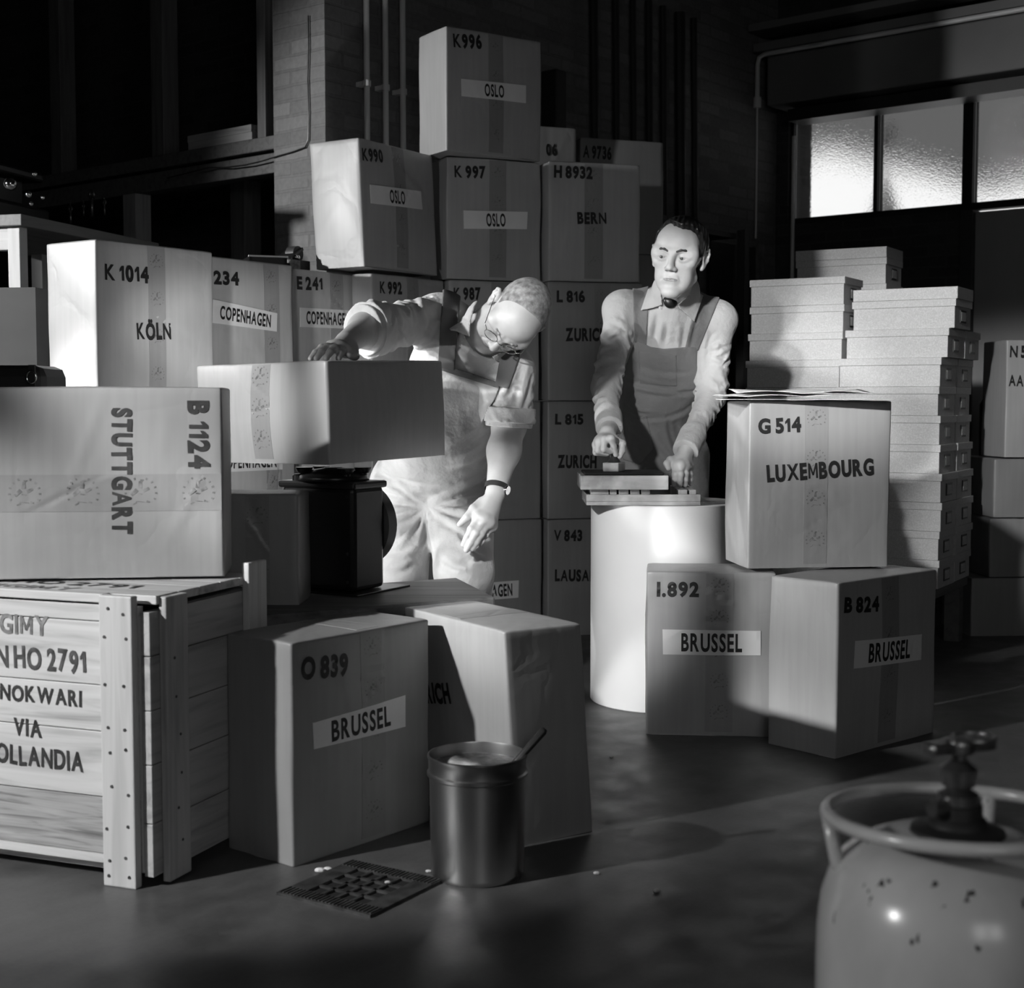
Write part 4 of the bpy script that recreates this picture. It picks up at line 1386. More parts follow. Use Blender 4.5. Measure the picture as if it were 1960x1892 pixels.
def stack(x, y, n, where, group, dr=1.0, seed=1, th=0.0, lid=False):
    rn = random.Random(seed)
    for k in range(n):
        o = proto if not used[0] else dup(proto)
        used[0] = 1
        d = drift[min(k, 12)] * dr
        o.matrix_world = frame((x + d + rn.uniform(-.002, .002), y + rn.uniform(-.003, .003), BASEZ + k * (bht + .0006)), BTH + th + rn.uniform(-.012, .012))
        o['label'] = '%s marbled white box from the bottom of the %s' % (ORD[k], where)
        o['group'] = group
    if lid:
        o = empty('loose_cover', frame((x + drift[10] * dr, y, BASEZ + n * (bht + .0006)), BTH + th), 'loose marbled lid on top of the %s' % where, 'lid')
        MB().bx((0, 0, 0), (bwd, bln, .045)).build('lid', BOXP, o, bevel=.0015)


cx = W(1797, 1100, 5.4)
s0 = (float(cx[0]), 5.4)
stack(s0[0], s0[1], 10, 'front right stack', 'white boxes in the front right stack', seed=2, lid=True)
stack(s0[0] + pa[0] * .262, s0[1] + pa[1] * .262, 9, 'stack right behind the front right one', 'white boxes in the rear right stack', dr=1.0, seed=3)
cx = W(1608, 740, 5.72)
stack(float(cx[0]), 5.72, 11, 'left stack', 'white boxes in the left stack', dr=.25, seed=4)
cx = W(1695, 600, 6.07)
stack(float(cx[0]), 6.07, 12, 'rearmost stack', 'white boxes in the rearmost stack', dr=.0, seed=5, lid=True)
pt = empty('box_platform', frame((s0[0] - .03, s0[1] - .05, 0), BTH), 'low dark platform on the floor under the stacks of white boxes', 'platform')
MB().bx((.0, .01, .225), (.56, .455, .259)).bx((.13, .455, .225), (.98, .92, .259)).build('deck', BEAM, pt, bevel=.003)
for x, y in ((.04, .05), (.5, .05), (.17, .86), (.92, .86), (.92, .5)):
    MB().bx((x - .03, y - .03, 0), (x + .03, y + .03, .225)).build('leg', BEAM, pt)
# dark post with a knob behind the stack, dark carton
p = W(1880, 1000, 6.55)
pk = empty('hand_truck', Vector((float(p[0]), 6.55, 0)), 'dark upright of a hand truck between the white boxes and the right parcels', 'hand truck')
zt_ = W(1880, 775, 6.55)[2]
MB().tube([(0, 0, .05), (0, 0, zt_), (.0, -.03, zt_ + .015), (.0, -.12, zt_ + .015)], .022, 12).build('handle', BLACK, pk, smooth='auto')
MB().bx((-.09, .03, .02), (.09, .05, zt_ - .3)).build('frame', BLACK, pk)
MB().bx((-.09, -.18, .005), (.09, .05, .02)).build('toe_plate', BLACK, pk)

# ------------------------------------------------------------------ left background: bench, machine, carton, case
LT = frame((0, 0, 0), 0)
wx = W(33, 430, 5.10)
bz = float(wx[2]) + .03
wb_ = empty('work_bench', frame((float(wx[0]), 5.10, 0), 1.31), 'pale legged wooden work bench in the dark at the left edge', 'bench')
PB = mat_wood('pale_bench_leg', .5, 'Z', .25)
MB().bx((-.024, -.024, 0), (.024, .024, bz - .04)).build('leg', PB, wb_, bevel=.002)
MB().bx((-.024, .45, 0), (.024, .5, bz - .04)).build('leg', PB, wb_)
MB().bx((.84, -.024, 0), (.89, .024, bz - .04)).build('leg', PB, wb_)
MB().bx((.84, .45, 0), (.89, .5, bz - .04)).build('leg', PB, wb_)
MB().bx((-.02, .024, bz - .12), (.02, .45, bz - .04)).build('rail', mat_wood('pale_rail', .45, 'Y'), wb_, bevel=.002)
MB().bx((-.05, -.05, bz - .04), (.92, .55, bz)).build('bench_top', mat_wood('bench_top_wood', .16, 'X'), wb_, bevel=.003)
# machine on the bench: dark body with bright knobs
mc_ = empty('bench_machine', frame((float(W(30, 400, 5.45)[0]), 5.37, bz), 1.31), 'dark machine with bright round knobs on the work bench at the left edge', 'machine')
MB().bx((0, .05, 0), (.35, .38, .10)).bx((.05, .08, .10), (.22, .34, .20)).bx((.0, .04, .20), (.3, .36, .235)).build('body', BLACK, mc_, bevel=.01)
for px, py, s in ((20, 352, .024), (55, 372, .012), (60, 390, .008), (66, 333, .010), (82, 378, .008)):
    q = mc_.matrix_world.inverted() @ Vector(W(px, py, 5.35).tolist())
    MB().ball(q, s).build('knob', CHROME, mc_, smooth=True)
# tools hanging in the dark above the bench
for k, (px, py, s) in enumerate(((176, 372, .018), (200, 388, .01), (160, 395, .008), (135, 400, .012))):
    q = on_u(px, py, .03)
    o = MB().tube([(s * math.cos(2 * PI * j / 20), 0, s * math.sin(2 * PI * j / 20)) for j in range(20)], s * .35, 8, closed=True).tube([(0, 0, -s), (0, 0, -s * 6)], s * .4, 8).tube([(0, 0, s), (0, 0, zl0 + .012 - q[2])], .002, 6).build('hanging_tool', STEEL, smooth=True)
    o.matrix_world = ROOM @ Matrix.Translation(q.tolist()) @ Matrix.Rotation(-PI / 2, 4, 'Z')
    tag(o, '%s ring ended tool from the right hanging in the dark rack' % ('first', 'second', 'third', 'fourth')[[1, 0, 2, 3].index(k) if False else k], 'tool', 'ring ended tools hanging in the rack')
# dark carton and leather case at the left edge
cc = W(0, 552, 4.7)
ct = empty('carton', frame((float(W(75, 640, 4.72)[0]) - .42, 4.74, 0), -.1), 'dark open carton at the left edge behind the Stuttgart parcel', 'carton')
zt2 = float(W(40, 552, 4.74)[2])
MB().bx((0, 0, .0), (.42, .012, zt2)).bx((0, .24, .0), (.42, .252, zt2)).bx((0, .012, 0), (.012, .24, zt2)).bx((.408, .012, 0), (.42, .24, zt2)).bx((.012, .012, 0), (.408, .24, .012)).build('walls', mat('dark_board', .10, .7, noise=.1), ct)
q = W(30, 712, 3.75)
cs = empty('leather_case', frame((float(W(82, 700, 3.75)[0]) - .5, 3.75, .62), .0), 'black leather case with a buckle behind the Stuttgart parcel at left', 'case')
zc_ = float(W(30, 699, 3.75)[2])
MB().bx((0, 0, 0.001), (.5, .22, zc_ - .62)).build('shell', LEATHER, cs, bevel=.03)
q = cs.matrix_world.inverted() @ Vector(W(60, 722, 3.73).tolist())
MB().tube([(q[0] + .012 * math.cos(a), q[1], q[2] + .016 * math.sin(a)) for a in [2 * PI * j / 16 for j in range(16)]], .003, 8, closed=True).build('buckle', CHROME, cs, smooth=True)
MB().bx((q[0] - .008, q[1] + .002, q[2] - .09), (q[0] + .008, q[1] + .012, zc_ - .62)).build('strap', LEATHER, cs)
ck = empty('side_cabinet', frame((float(W(82, 700, 3.75)[0]) - .52, 3.74, 0), 0), 'low dark cabinet under the leather case, hidden behind the crate', 'cabinet')
MB().bx((0, 0, 0.0), (.52, .30, .619)).build('body', BEAM, ck)
# lid and tape machine on the 234 and E 241 parcels
sl_ = W(510, 495, 5.25)
tl = empty('shallow_lid', frame((float(W(478, 500, 5.20)[0]), 5.20, .98 + .491), .35), 'shallow dark lid with a white rim lying on top of the 234 parcel', 'lid')
lw_ = float(W(550, 500, 5.2)[0] - W(478, 500, 5.2)[0])
MB().bx((0, 0, 0), (lw_, .012, .028)).bx((0, .20, 0), (lw_, .212, .035)).bx((0, .012, 0), (lw_, .2, .004)).bx((0, 0, 0), (.01, .2, .03)).bx((lw_ - .01, 0, 0), (lw_, .2, .034)).build('tray', BLACK, tl)
MB().bx((-.004, -.003, .027), (lw_ + .004, .009, .033)).build('rim', LABEL, tl)
td0 = W(556, 510, 5.36)
td = empty('tape_dispenser', frame((float(W(554, 510, 5.44)[0]), 5.44, .98 + .489), 1.0), 'dark gummed tape dispenser with a pictured side on the E 241 parcel', 'tape dispenser')
MB().bx((0, 0, 0), (.12, .11, .045)).build('base', DARKMETAL, td, bevel=.003)
MB().bx((.002, -.0015, .003), (.06, .0, .042)).build('picture_label', mat('picture_label', .12, .5, noise=.7, nscale=60), td)
MB().box((.06, .055, .068), (.09, .08, .012), Matrix.Rotation(-.55, 3, 'Y')).build('arm', BLACK, td, bevel=.002)
MB().lathe([(0, -.02), (.03, -.02), (.03, .02), (0, .02)], 24, (.085, .05, .072), Matrix.Rotation(PI / 2, 3, 'X')).build('tape_roll', mat('roll_dark', .05, .5), td, smooth='auto')
MB().ball((.05, .012, .056), .009).ball((.062, .012, .055), .010).build('wheel', CHROME, td, smooth=True)

# ------------------------------------------------------------------ smooth implicit surfaces for the two men
class Sdf:
    def __init__(self):
        self.pr = []                                   # (fn, k, op)
        self.folds = []                                # (a, b, amp, width)
        self.clips = []

    def add(self, fn, k=.02, op='u'):
        self.pr.append((fn, k, op))
        return self

    def cap(self, a, b, ra, rb=None, k=.02, op='u'):
        a, b = np.array(a, float), np.array(b, float)
        rb = ra if rb is None else rb
        d = b - a
        L2 = max(d @ d, 1e-12)

        def f(P):
            q = P - a
            t = np.clip(q @ d / L2, 0, 1)
            return np.linalg.norm(q - t[:, None] * d, axis=1) - (ra + (rb - ra) * t)
        return self.add(f, k, op)

    def ell(self, c, r, R=None, k=.02, op='u'):
        c, r = np.array(c, float), np.array(r, float)

        def f(P):
            q = P - c
            if R is not None:
                q = q @ R
            k0 = np.linalg.norm(q / r, axis=1)
            k1 = np.linalg.norm(q / (r * r), axis=1)
            return np.where(k1 > 1e-9, k0 * (k0 - 1) / np.maximum(k1, 1e-9), -r.min())
        return self.add(f, k, op)

    def fold(self, a, b, amp, w):
        self.folds.append((np.array(a, float), np.array(b, float), amp, amp, w))
        return self

    def snap(self, px, py, y0, y1):
        d = ray(px, py)
        Y = np.linspace(y0, y1, 260)
        P = np.array([0, 0, CAM_H]) + d[None, :] * (Y / d[1])[:, None]
        k = np.argmax(self.base(P) < 0)
        return P[k] if self.base(P[k:k + 1])[0] < 0 else None

    def base(self, P):
        fo, cl = self.folds, self.clips
        self.folds, self.clips = [], []
        d = self(P)
        self.folds, self.clips = fo, cl
        return d

    def pfold(self, a, b, amp, w, y0, y1, sag=0.0, n=6):
        """a crease in the cloth between two photographed points, laid on the surface; a ridge with a groove beside it"""
        a, b = np.array(a, float), np.array(b, float)
        d = b - a
        nx = np.array([-d[1], d[0]]) / max(np.hypot(*d), 1e-9)
        if nx[1] < 0:
            nx = -nx
        for off, am in ((0, amp), (w * 1.5, -amp * .8)):
            q = []
            for i in range(n + 1):
                t = i / n
                p = a + d * t + nx * (sag * 4 * t * (1 - t) + off * F_PX / y1)
                q.append((self.snap(p[0], p[1], y0, y1), am * math.sin(PI * (.12 + .76 * t))))
            for (p, u), (r, v) in zip(q[:-1], q[1:]):
                if p is not None and r is not None:
                    self.folds.append((p, r, u, v, w))
        return self

    def clip(self, fn):
        self.clips.append(fn)
        return self

    def cut(self, p, n, rad):
        """removes what lies beyond the plane through p with normal n, within rad of p"""
        p, n = np.array(p, float), np.array(n, float)
        n = n / np.linalg.norm(n)
        return self.clip(lambda P: -np.maximum(-((P - p) @ n), np.linalg.norm(P - p, axis=1) - rad))

    def __call__(self, P, keep=None, kf=None):
        d = None
        for i, (fn, k, op) in enumerate(self.pr):
            if keep is not None and i not in keep:
                continue
            q = fn(P)
            if d is None:
                d = q if op == 'u' else np.full(len(P), 9.0)
                continue
            if op == 'u':
                h = np.maximum(k - np.abs(d - q), 0) / k
                d = np.minimum(d, q) - h * h * k * .25
            else:
                h = np.maximum(k - np.abs(d + q), 0) / k
                d = np.maximum(d, -q) + h * h * k * .25
        if d is None:
            d = np.full(len(P), 9.0)
        gp = gn = np.zeros(len(P))
        for j, (a, b, am0, am1, w) in enumerate(self.folds):
            if kf is not None and j not in kf:
                continue
            ab = b - a
            q = P - a
            t = np.clip(q @ ab / max(ab @ ab, 1e-12), 0, 1)
            e = np.linalg.norm(q - t[:, None] * ab, axis=1)
            g = (am0 + (am1 - am0) * t) * np.exp(-(e / w) ** 2)
            gp, gn = np.maximum(gp, g), np.minimum(gn, g)
        d = d - gp - gn
        for c in self.clips:
            d = np.maximum(d, c(P))
        return d

    def cull(self, c, hd):
        P = c[None, :]
        ds = [fn(P)[0] for fn, k, op in self.pr]
        keep = {i for i, (fn, k, op) in enumerate(self.pr) if ds[i] < hd + k + .03}
        kf = {j for j, (a, b, a0, a1, w) in enumerate(self.folds) if self._sd(c, a, b) < hd + 2.5 * w}
        return keep, kf

    @staticmethod
    def _sd(c, a, b):
        ab = b - a
        t = min(1, max(0, (c - a) @ ab / max(ab @ ab, 1e-12)))
        return np.linalg.norm(c - a - t * ab)


def surface(f, lo, hi, h, B=14):
    """surface nets over the blocks that the surface passes through; vertices and quads"""
    lo, hi = np.array(lo, float), np.array(hi, float)
    nb = np.ceil((hi - lo) / (B * h)).astype(int)
    hd = .5 * B * h * math.sqrt(3)
    ii = np.stack(np.meshgrid(*[np.arange(n) for n in nb], indexing='ij'), -1).reshape(-1, 3)
    cen = lo + (ii + .5) * B * h
    if hasattr(f, 'reset'):
        f.reset()
    dc = np.concatenate([f(cen[i:i + 20000]) for i in range(0, len(cen), 20000)])
    act = ii[np.abs(dc) < hd * 1.35 + .02]
    g = np.arange(B + 1)
    gl = np.stack(np.meshgrid(g, g, g, indexing='ij'), -1).reshape(-1, 3)
    N = nb * B + 4
    cid = lambda q: (q[..., 0] * N[1] + q[..., 1]) * N[2] + q[..., 2]
    ids, pos, quads = [], [], []
    for b in act:
        base = b * B
        P = lo + (base + gl) * h
        keep, kf = f.cull(lo + (b + .5) * B * h, hd)
        if not keep:
            continue
        D = f(P, keep, kf).reshape(B + 1, B + 1, B + 1)
        S = D < 0
        if S.all() or not S.any():
            continue
        cs = np.zeros((B, B, B), int)
        for dx in (0, 1):
            for dy in (0, 1):
                for dz in (0, 1):
                    cs += S[dx:B + dx, dy:B + dy, dz:B + dz]
        cells = np.argwhere((cs > 0) & (cs < 8))
        acc, cnt = np.zeros((len(cells), 3)), np.zeros(len(cells))
        cx_, cy_, cz_ = cells.T
        for ax in range(3):
            o1, o2 = [(1, 2), (0, 2), (0, 1)][ax]
            for a in (0, 1):
                for c in (0, 1):
                    q = np.zeros(3, int)
                    q[o1], q[o2] = a, c
                    r = q.copy()
                    r[ax] = 1
                    d0 = D[cx_ + q[0], cy_ + q[1], cz_ + q[2]]
                    d1 = D[cx_ + r[0], cy_ + r[1], cz_ + r[2]]
                    m = (d0 < 0) != (d1 < 0)
                    t = np.where(m, d0 / np.where(m, d0 - d1, 1), 0)
                    p = cells + q
                    p = p.astype(float)
                    p[:, ax] += t
                    acc += np.where(m[:, None], p, 0)
                    cnt += m
        ids.append(cid(cells + base))
        pos.append(lo + (acc / cnt[:, None] + base) * h)
        for ax in range(3):
            o1, o2 = [(1, 2), (2, 0), (0, 1)][ax]
            sl0 = tuple(slice(0, B) for _ in range(3))
            sl1 = tuple(slice(1, B + 1) if k == ax else slice(0, B) for k in range(3))
            s0_, s1_ = S[sl0], S[sl1]
            e = np.argwhere(s0_ != s1_)
            if not len(e):
                continue
            inside = s0_[e[:, 0], e[:, 1], e[:, 2]]
            e = e + base
            u, v = np.zeros(3, int), np.zeros(3, int)
            u[o1], v[o2] = 1, 1
            q = np.stack([cid(e - u - v), cid(e - v), cid(e), cid(e - u)], 1)
            q[~inside] = q[~inside][:, ::-1]
            quads.append(q)
    ids, pos, quads = np.concatenate(ids), np.concatenate(pos), np.concatenate(quads)
    o = np.argsort(ids)
    ids, pos = ids[o], pos[o]
    k = np.searchsorted(ids, quads.ravel())
    k = np.clip(k, 0, len(ids) - 1)
    ok = (ids[k] == quads.ravel()).reshape(-1, 4).all(1)
    return pos, k.reshape(-1, 4)[ok]


def sdf_object(name, f, lo, hi, h, m, parent=None, origin=None):
    V, Q = surface(f, lo, hi, h)
    org = np.array(origin if origin is not None else (0, 0, 0), float)
    me = bpy.data.meshes.new(name)
    me.vertices.add(len(V))
    me.vertices.foreach_set('co', (V - org).astype(np.float32).ravel())
    me.loops.add(len(Q) * 4)
    me.loops.foreach_set('vertex_index', Q.astype(np.int32).ravel())
    me.polygons.add(len(Q))
    me.polygons.foreach_set('loop_start', np.arange(0, len(Q) * 4, 4, dtype=np.int32))
    me.update(calc_edges=True)
    me.validate()
    o = link_mesh(name, me, m, parent, smooth=True)
    if parent is None:
        o.location = org.tolist()
    return o


def poly_sd(px, py, poly):
    """signed distance to a polygon, negative inside"""
    p = np.array(poly, float)
    d = np.full(len(px), 1e9)
    s = np.ones(len(px))
    for i in range(len(p)):
        a, b = p[i], p[i - 1]
        e = b - a
        wx_, wy_ = px - a[0], py - a[1]
        t = np.clip((wx_ * e[0] + wy_ * e[1]) / max(e @ e, 1e-9), 0, 1)
        d = np.minimum(d, (wx_ - e[0] * t) ** 2 + (wy_ - e[1] * t) ** 2)
        c1, c2, c3 = py >= a[1], py < b[1], e[0] * wy_ > e[1] * wx_
        flip = (c1 & c2 & c3) | (~c1 & ~c2 & ~c3)
        s = np.where(flip, -s, s)
    return s * np.sqrt(d)


def region(poly):
    """keeps what lies behind a panel outline measured on the photograph"""
    def f(P):
        u, v, zc = to_px(P)
        return poly_sd(u, v, poly) * zc / F_PX
    return f


def shell(base, t, poly, front=None, inner=None):
    """a panel of cloth of thickness t lying on a surface"""
    s = Sdf()
    st_ = [None, None]
    last = [None, None]

    def ev(P):
        if last[0] is not P:
            last[0], last[1] = P, base(P, st_[0], st_[1])
        return last[1]

    def cull(c, hd):
        st_[0], st_[1] = base.cull(c, hd + .02)
        return ({0}, set()) if st_[0] else (set(), set())
    s.pr.append((lambda P: ev(P) - t, .001, 'u'))
    s.cull = cull
    s.reset = lambda: st_.__setitem__(slice(0, 2), [None, None])
    s.clip(region(poly))
    s.clip(lambda P: -(ev(P) + .006))
    if front is not None:
        s.clip(front)
    return s


def basis(f, u):
    """local axes of a head: +x its left, +y its back, +z its top"""
    f = np.array(f, float) / np.linalg.norm(f)
    u = np.array(u, float)
    u = u - f * (u @ f)
    u /= np.linalg.norm(u)
    y = -f
    x = np.cross(y, u)
    return np.stack([x, y, u], 1)


class Head:
    def __init__(self, c, f, u, s=1.0):
        self.c, self.R, self.s = np.array(c, float), basis(f, u), s

    def w(self, *p):
        return self.c + self.R @ (np.array(p, float) * self.s)

    def sdf(self, S, jowl=0.0):
        s, R, w = self.s, self.R, self.w
        E = lambda p, r, k=.015, op='u': S.ell(w(*p), np.array(r) * s, R, k, op)
        C = lambda a, b, ra, rb=None, k=.015, op='u': S.cap(w(*a), w(*b), ra * s, (ra if rb is None else rb) * s, k, op)
        E((0, .018, .036), (.074, .094, .083), .001)
        E((0, -.026, -.030), (.055 + jowl, .061, .082), .03)
        E((0, -.046, .045), (.060, .042, .050), .03)
        for sg in (-1, 1):
            C((sg * .047, .0, -.060), (sg * .016, -.068, -.104), .017 + jowl, .014 + jowl * .6, .028)
            E((sg * .043, -.060, -.018), (.022, .020, .015), .022)          # cheekbone
            E((sg * (.033 + jowl), -.052, -.058), (.020, .018, .024), .03)  # cheek
            C((sg * .046, -.072, .020), (sg * .012, -.087, .018), .0095, .0095, .014)
        E((0, -.077, -.105), (.020, .016, .016), .018)                      # chin
        for sg in (-1, 1):                                                  # eye sockets
            E((sg * .032, -.0925, .002), (.0185, .014, .0115), .012, 's')
        C((0, -.084, .012), (0, -.106, -.026), .0075, .0105, .012)          # nose
        E((0, -.1075, -.029), (.0105, .0115, .0105), .008)
        for sg in (-1, 1):
            E((sg * .0125, -.098, -.034), (.0075, .010, .0080), .006)
            E((sg * .0065, -.104, -.0425), (.0038, .0055, .004), .004, 's')
        # eyelids round the eyeballs
        for sg in (-1, 1):
            pts = [(sg * .032 + .0165 * math.cos(a), -.0850 + .007 * abs(math.cos(a)) ** 2, .0010 + .0052 * math.sin(a)) for a in np.linspace(.1, PI - .1, 7)]
            for a, b in zip(pts[:-1], pts[1:]):
                C(a, b, .0034, .0034, .004)
                C((a[0], a[1] + .002, a[2] + .0045), (b[0], b[1] + .002, b[2] + .0045), .0036, .0036, .004)
            pts = [(sg * .032 + .0160 * math.cos(a), -.0838 + .007 * abs(math.cos(a)) ** 2, .0005 - .0056 * math.sin(a)) for a in np.linspace(.1, PI - .1, 7)]
            for a, b in zip(pts[:-1], pts[1:]):
                C(a, b, .0028, .0028, .004)
                C((a[0], a[1] + .002, a[2] - .004), (b[0], b[1] + .002, b[2] - .004), .0032, .0032, .004)
        # mouth
        E((0, -.0785, -.066), (.022, .011, .017), .016)
        C((-.021, -.0830, -.0652), (0, -.0905, -.0622), .0022, .0030, .005)
        C((.021, -.0830, -.0652), (0, -.0905, -.0622), .0022, .0030, .005)
        C((-.012, -.0868, -.0698), (.012, -.0868, -.0698), .0034, .0034, .005)
        C((-.024, -.0835, -.0658), (-.010, -.0940, -.0660), .0014, .0017, .003, 's')
        C((.024, -.0835, -.0658), (.010, -.0940, -.0660), .0014, .0017, .003, 's')
        C((-.010, -.0915, -.0660), (.010, -.0915, -.0660), .0018, .0019, .0015, 's')
        for sg in (-1, 1):                                                  # nose to mouth crease
            C((sg * .019, -.094, -.036), (sg * .030, -.0785, -.066), .0020, .0014, .006, 's')
        # ears
        for sg in (-1, 1):
            rim = [(sg * .0745, -.004, .012), (sg * .083, .006, .028), (sg * .088, .020, .030), (sg * .089, .028, .016), (sg * .086, .025, -.004), (sg * .079, .012, -.022), (sg * .074, .002, -.030)]
            for a, b in zip(rim[:-1], rim[1:]):
                C(a, b, .0042, .0042, .004)
            E((sg * .078, .011, .002), (.0065, .018, .030), .006)
            E((sg * .058, -.056, .012), (.016, .020, .022), .022)
            E((sg * .083, .006, .002), (.005, .008, .011), .004, 's')
            E((sg * .0755, .003, -.026), (.0045, .007, .008), .008)
        return S

    def lips(self, body, base):
        s, R = self.s, self.R

        def mouth(P):
            q = ((P - self.c) @ R) / s
            up = np.where(q[:, 2] > -.066, .0052 - 30 * np.maximum(.004 - np.abs(q[:, 0]), 0) ** 2 * 8, .0062)
            return np.maximum((np.sqrt((q[:, 0] / .0235) ** 2 + ((q[:, 2] + .066) / up) ** 2) - 1) * .006, q[:, 1] + .06) * s
        S = shell(base, .0005, [(0, 0), (1960, 0), (1960, 1892), (0, 1892)], mouth)
        m_ = self.w(0, -.09, -.066)
        sdf_object('lips', S, m_ - .045, m_ + .045, .0016, LIPS, body, body.location)

    def eyes(self, body, look):
        for sg, side in ((-1, 'right'), (1, 'left')):
            c = self.w(sg * .032, -.0755, .001)
            r = .0128 * self.s
            o = MB().ball((0, 0, 0), r, 20, 14).build('eye', EYEWHITE, body, smooth=True)
            o.location = (c - np.array(body.location)).tolist()
            d = self.R @ np.array(look, float)
            d /= np.linalg.norm(d)
            mb = MB()
            M_ = Vector(d.tolist()).to_track_quat('Z', 'X').to_matrix()
            prof = [(0, r * 1.012), (.0028, r * .987), (.0062 * self.s, r * .872)]
            mb.lathe([(.0, r * 1.02), (.003, r * .995), (.0063 * self.s, r * .88), (.0066 * self.s, r * .84)][::-1], 20, (0, 0, 0), M_)
            mb.build('iris', IRIS, o, smooth=True)

    def brows(self, body, m, w=.0042):
        for sg in (-1, 1):
            pts = [(sg * .014, -.0945, .019), (sg * .026, -.0935, .0245), (sg * .038, -.0865, .0245), (sg * .049, -.0745, .019)]
            S = Sdf()
            for a, b in zip(pts[:-1], pts[1:]):
                S.cap(self.w(*a), self.w(*b), w * self.s, w * .8 * self.s, .004)
            q = np.array([self.w(*p) for p in pts])
            sdf_object('eyebrow', S, q.min(0) - .02, q.max(0) + .02, .0018, m, body, body.location)


def hand(S, wrist, knuckles, tips, thumb, r=.0095, palm=.016, bend=.25, up=(0, 0, 1)):
    """five fingers of unequal length on a palm: points are in the world; each finger bends at its middle joint"""
    up = np.array(up, float)
    wrist = np.array(wrist, float)
    K = [np.array(k, float) for k in knuckles]
    for k in K:
        S.cap(wrist + (k - wrist) * .12, k, palm * .95, palm * .72, .012)
    for a, b in zip(K[:-1], K[1:]):
        S.cap(a, b, palm * .72, palm * .7, .012)
    for i, (k, t) in enumerate(zip(K, tips)):
        t = np.array(t, float)
        L = np.linalg.norm(t - k)
        m1 = k + (t - k) * .46 + up * L * bend
        m2 = k + (t - k) * .77 + up * L * bend * .72
        rr_ = r * (1.0, 1.03, .98, .85)[i]
        S.cap(k, m1, rr_ * 1.1, rr_, .007)
        S.cap(m1, m2, rr_ * 1.02, rr_ * .9, .004)
        S.cap(m2, t, rr_ * .93, rr_ * .8, .004)
        S.ell(m1, (rr_ * 1.1,) * 3, None, .004)
    T = [np.array(p, float) for p in thumb]
    S.cap(T[0], T[1], r * 1.5, r * 1.2, .014)
    S.cap(T[1], T[2], r * 1.12, r * 1.05, .006)
    S.cap(T[2], T[3], r * 1.08, r * .82, .004)


def random_folds(S, a, b, r, n, amp, w, seed, ang=(.3, 1.2)):
    """wrinkles across a sleeve or leg from a to b, each a short ridge on its skin"""
    rn = np.random.RandomState(seed)
    a, b = np.array(a, float), np.array(b, float)
    d = (b - a) / np.linalg.norm(b - a)
    x = np.cross(d, [0, 1, 0.2])
    x /= np.linalg.norm(x)
    y = np.cross(d, x)
    L = np.linalg.norm(b - a)
    for i in range(n):
        t = rn.uniform(.02, .98)
        ph = rn.uniform(0, 2 * PI)
        sweep = rn.uniform(*ang)
        sl = rn.uniform(-.35, .35) * r * 2
        p = []
        for q in (-1, 0, 1):
            an = ph + q * sweep
            p.append(a + d * (t * L + q * sl) + (x * math.cos(an) + y * math.sin(an)) * r)
        am = amp * rn.uniform(.6, 1.3)
        ww = w * rn.uniform(.7, 1.4)
        for dd, sg in ((0, 1), (1.6 * ww, -.8)):
            o_ = d * dd
            S.folds.append((p[0] + o_, p[1] + o_, am * sg * .2, am * sg, ww))
            S.folds.append((p[1] + o_, p[2] + o_, am * sg, am * sg * .2, ww))


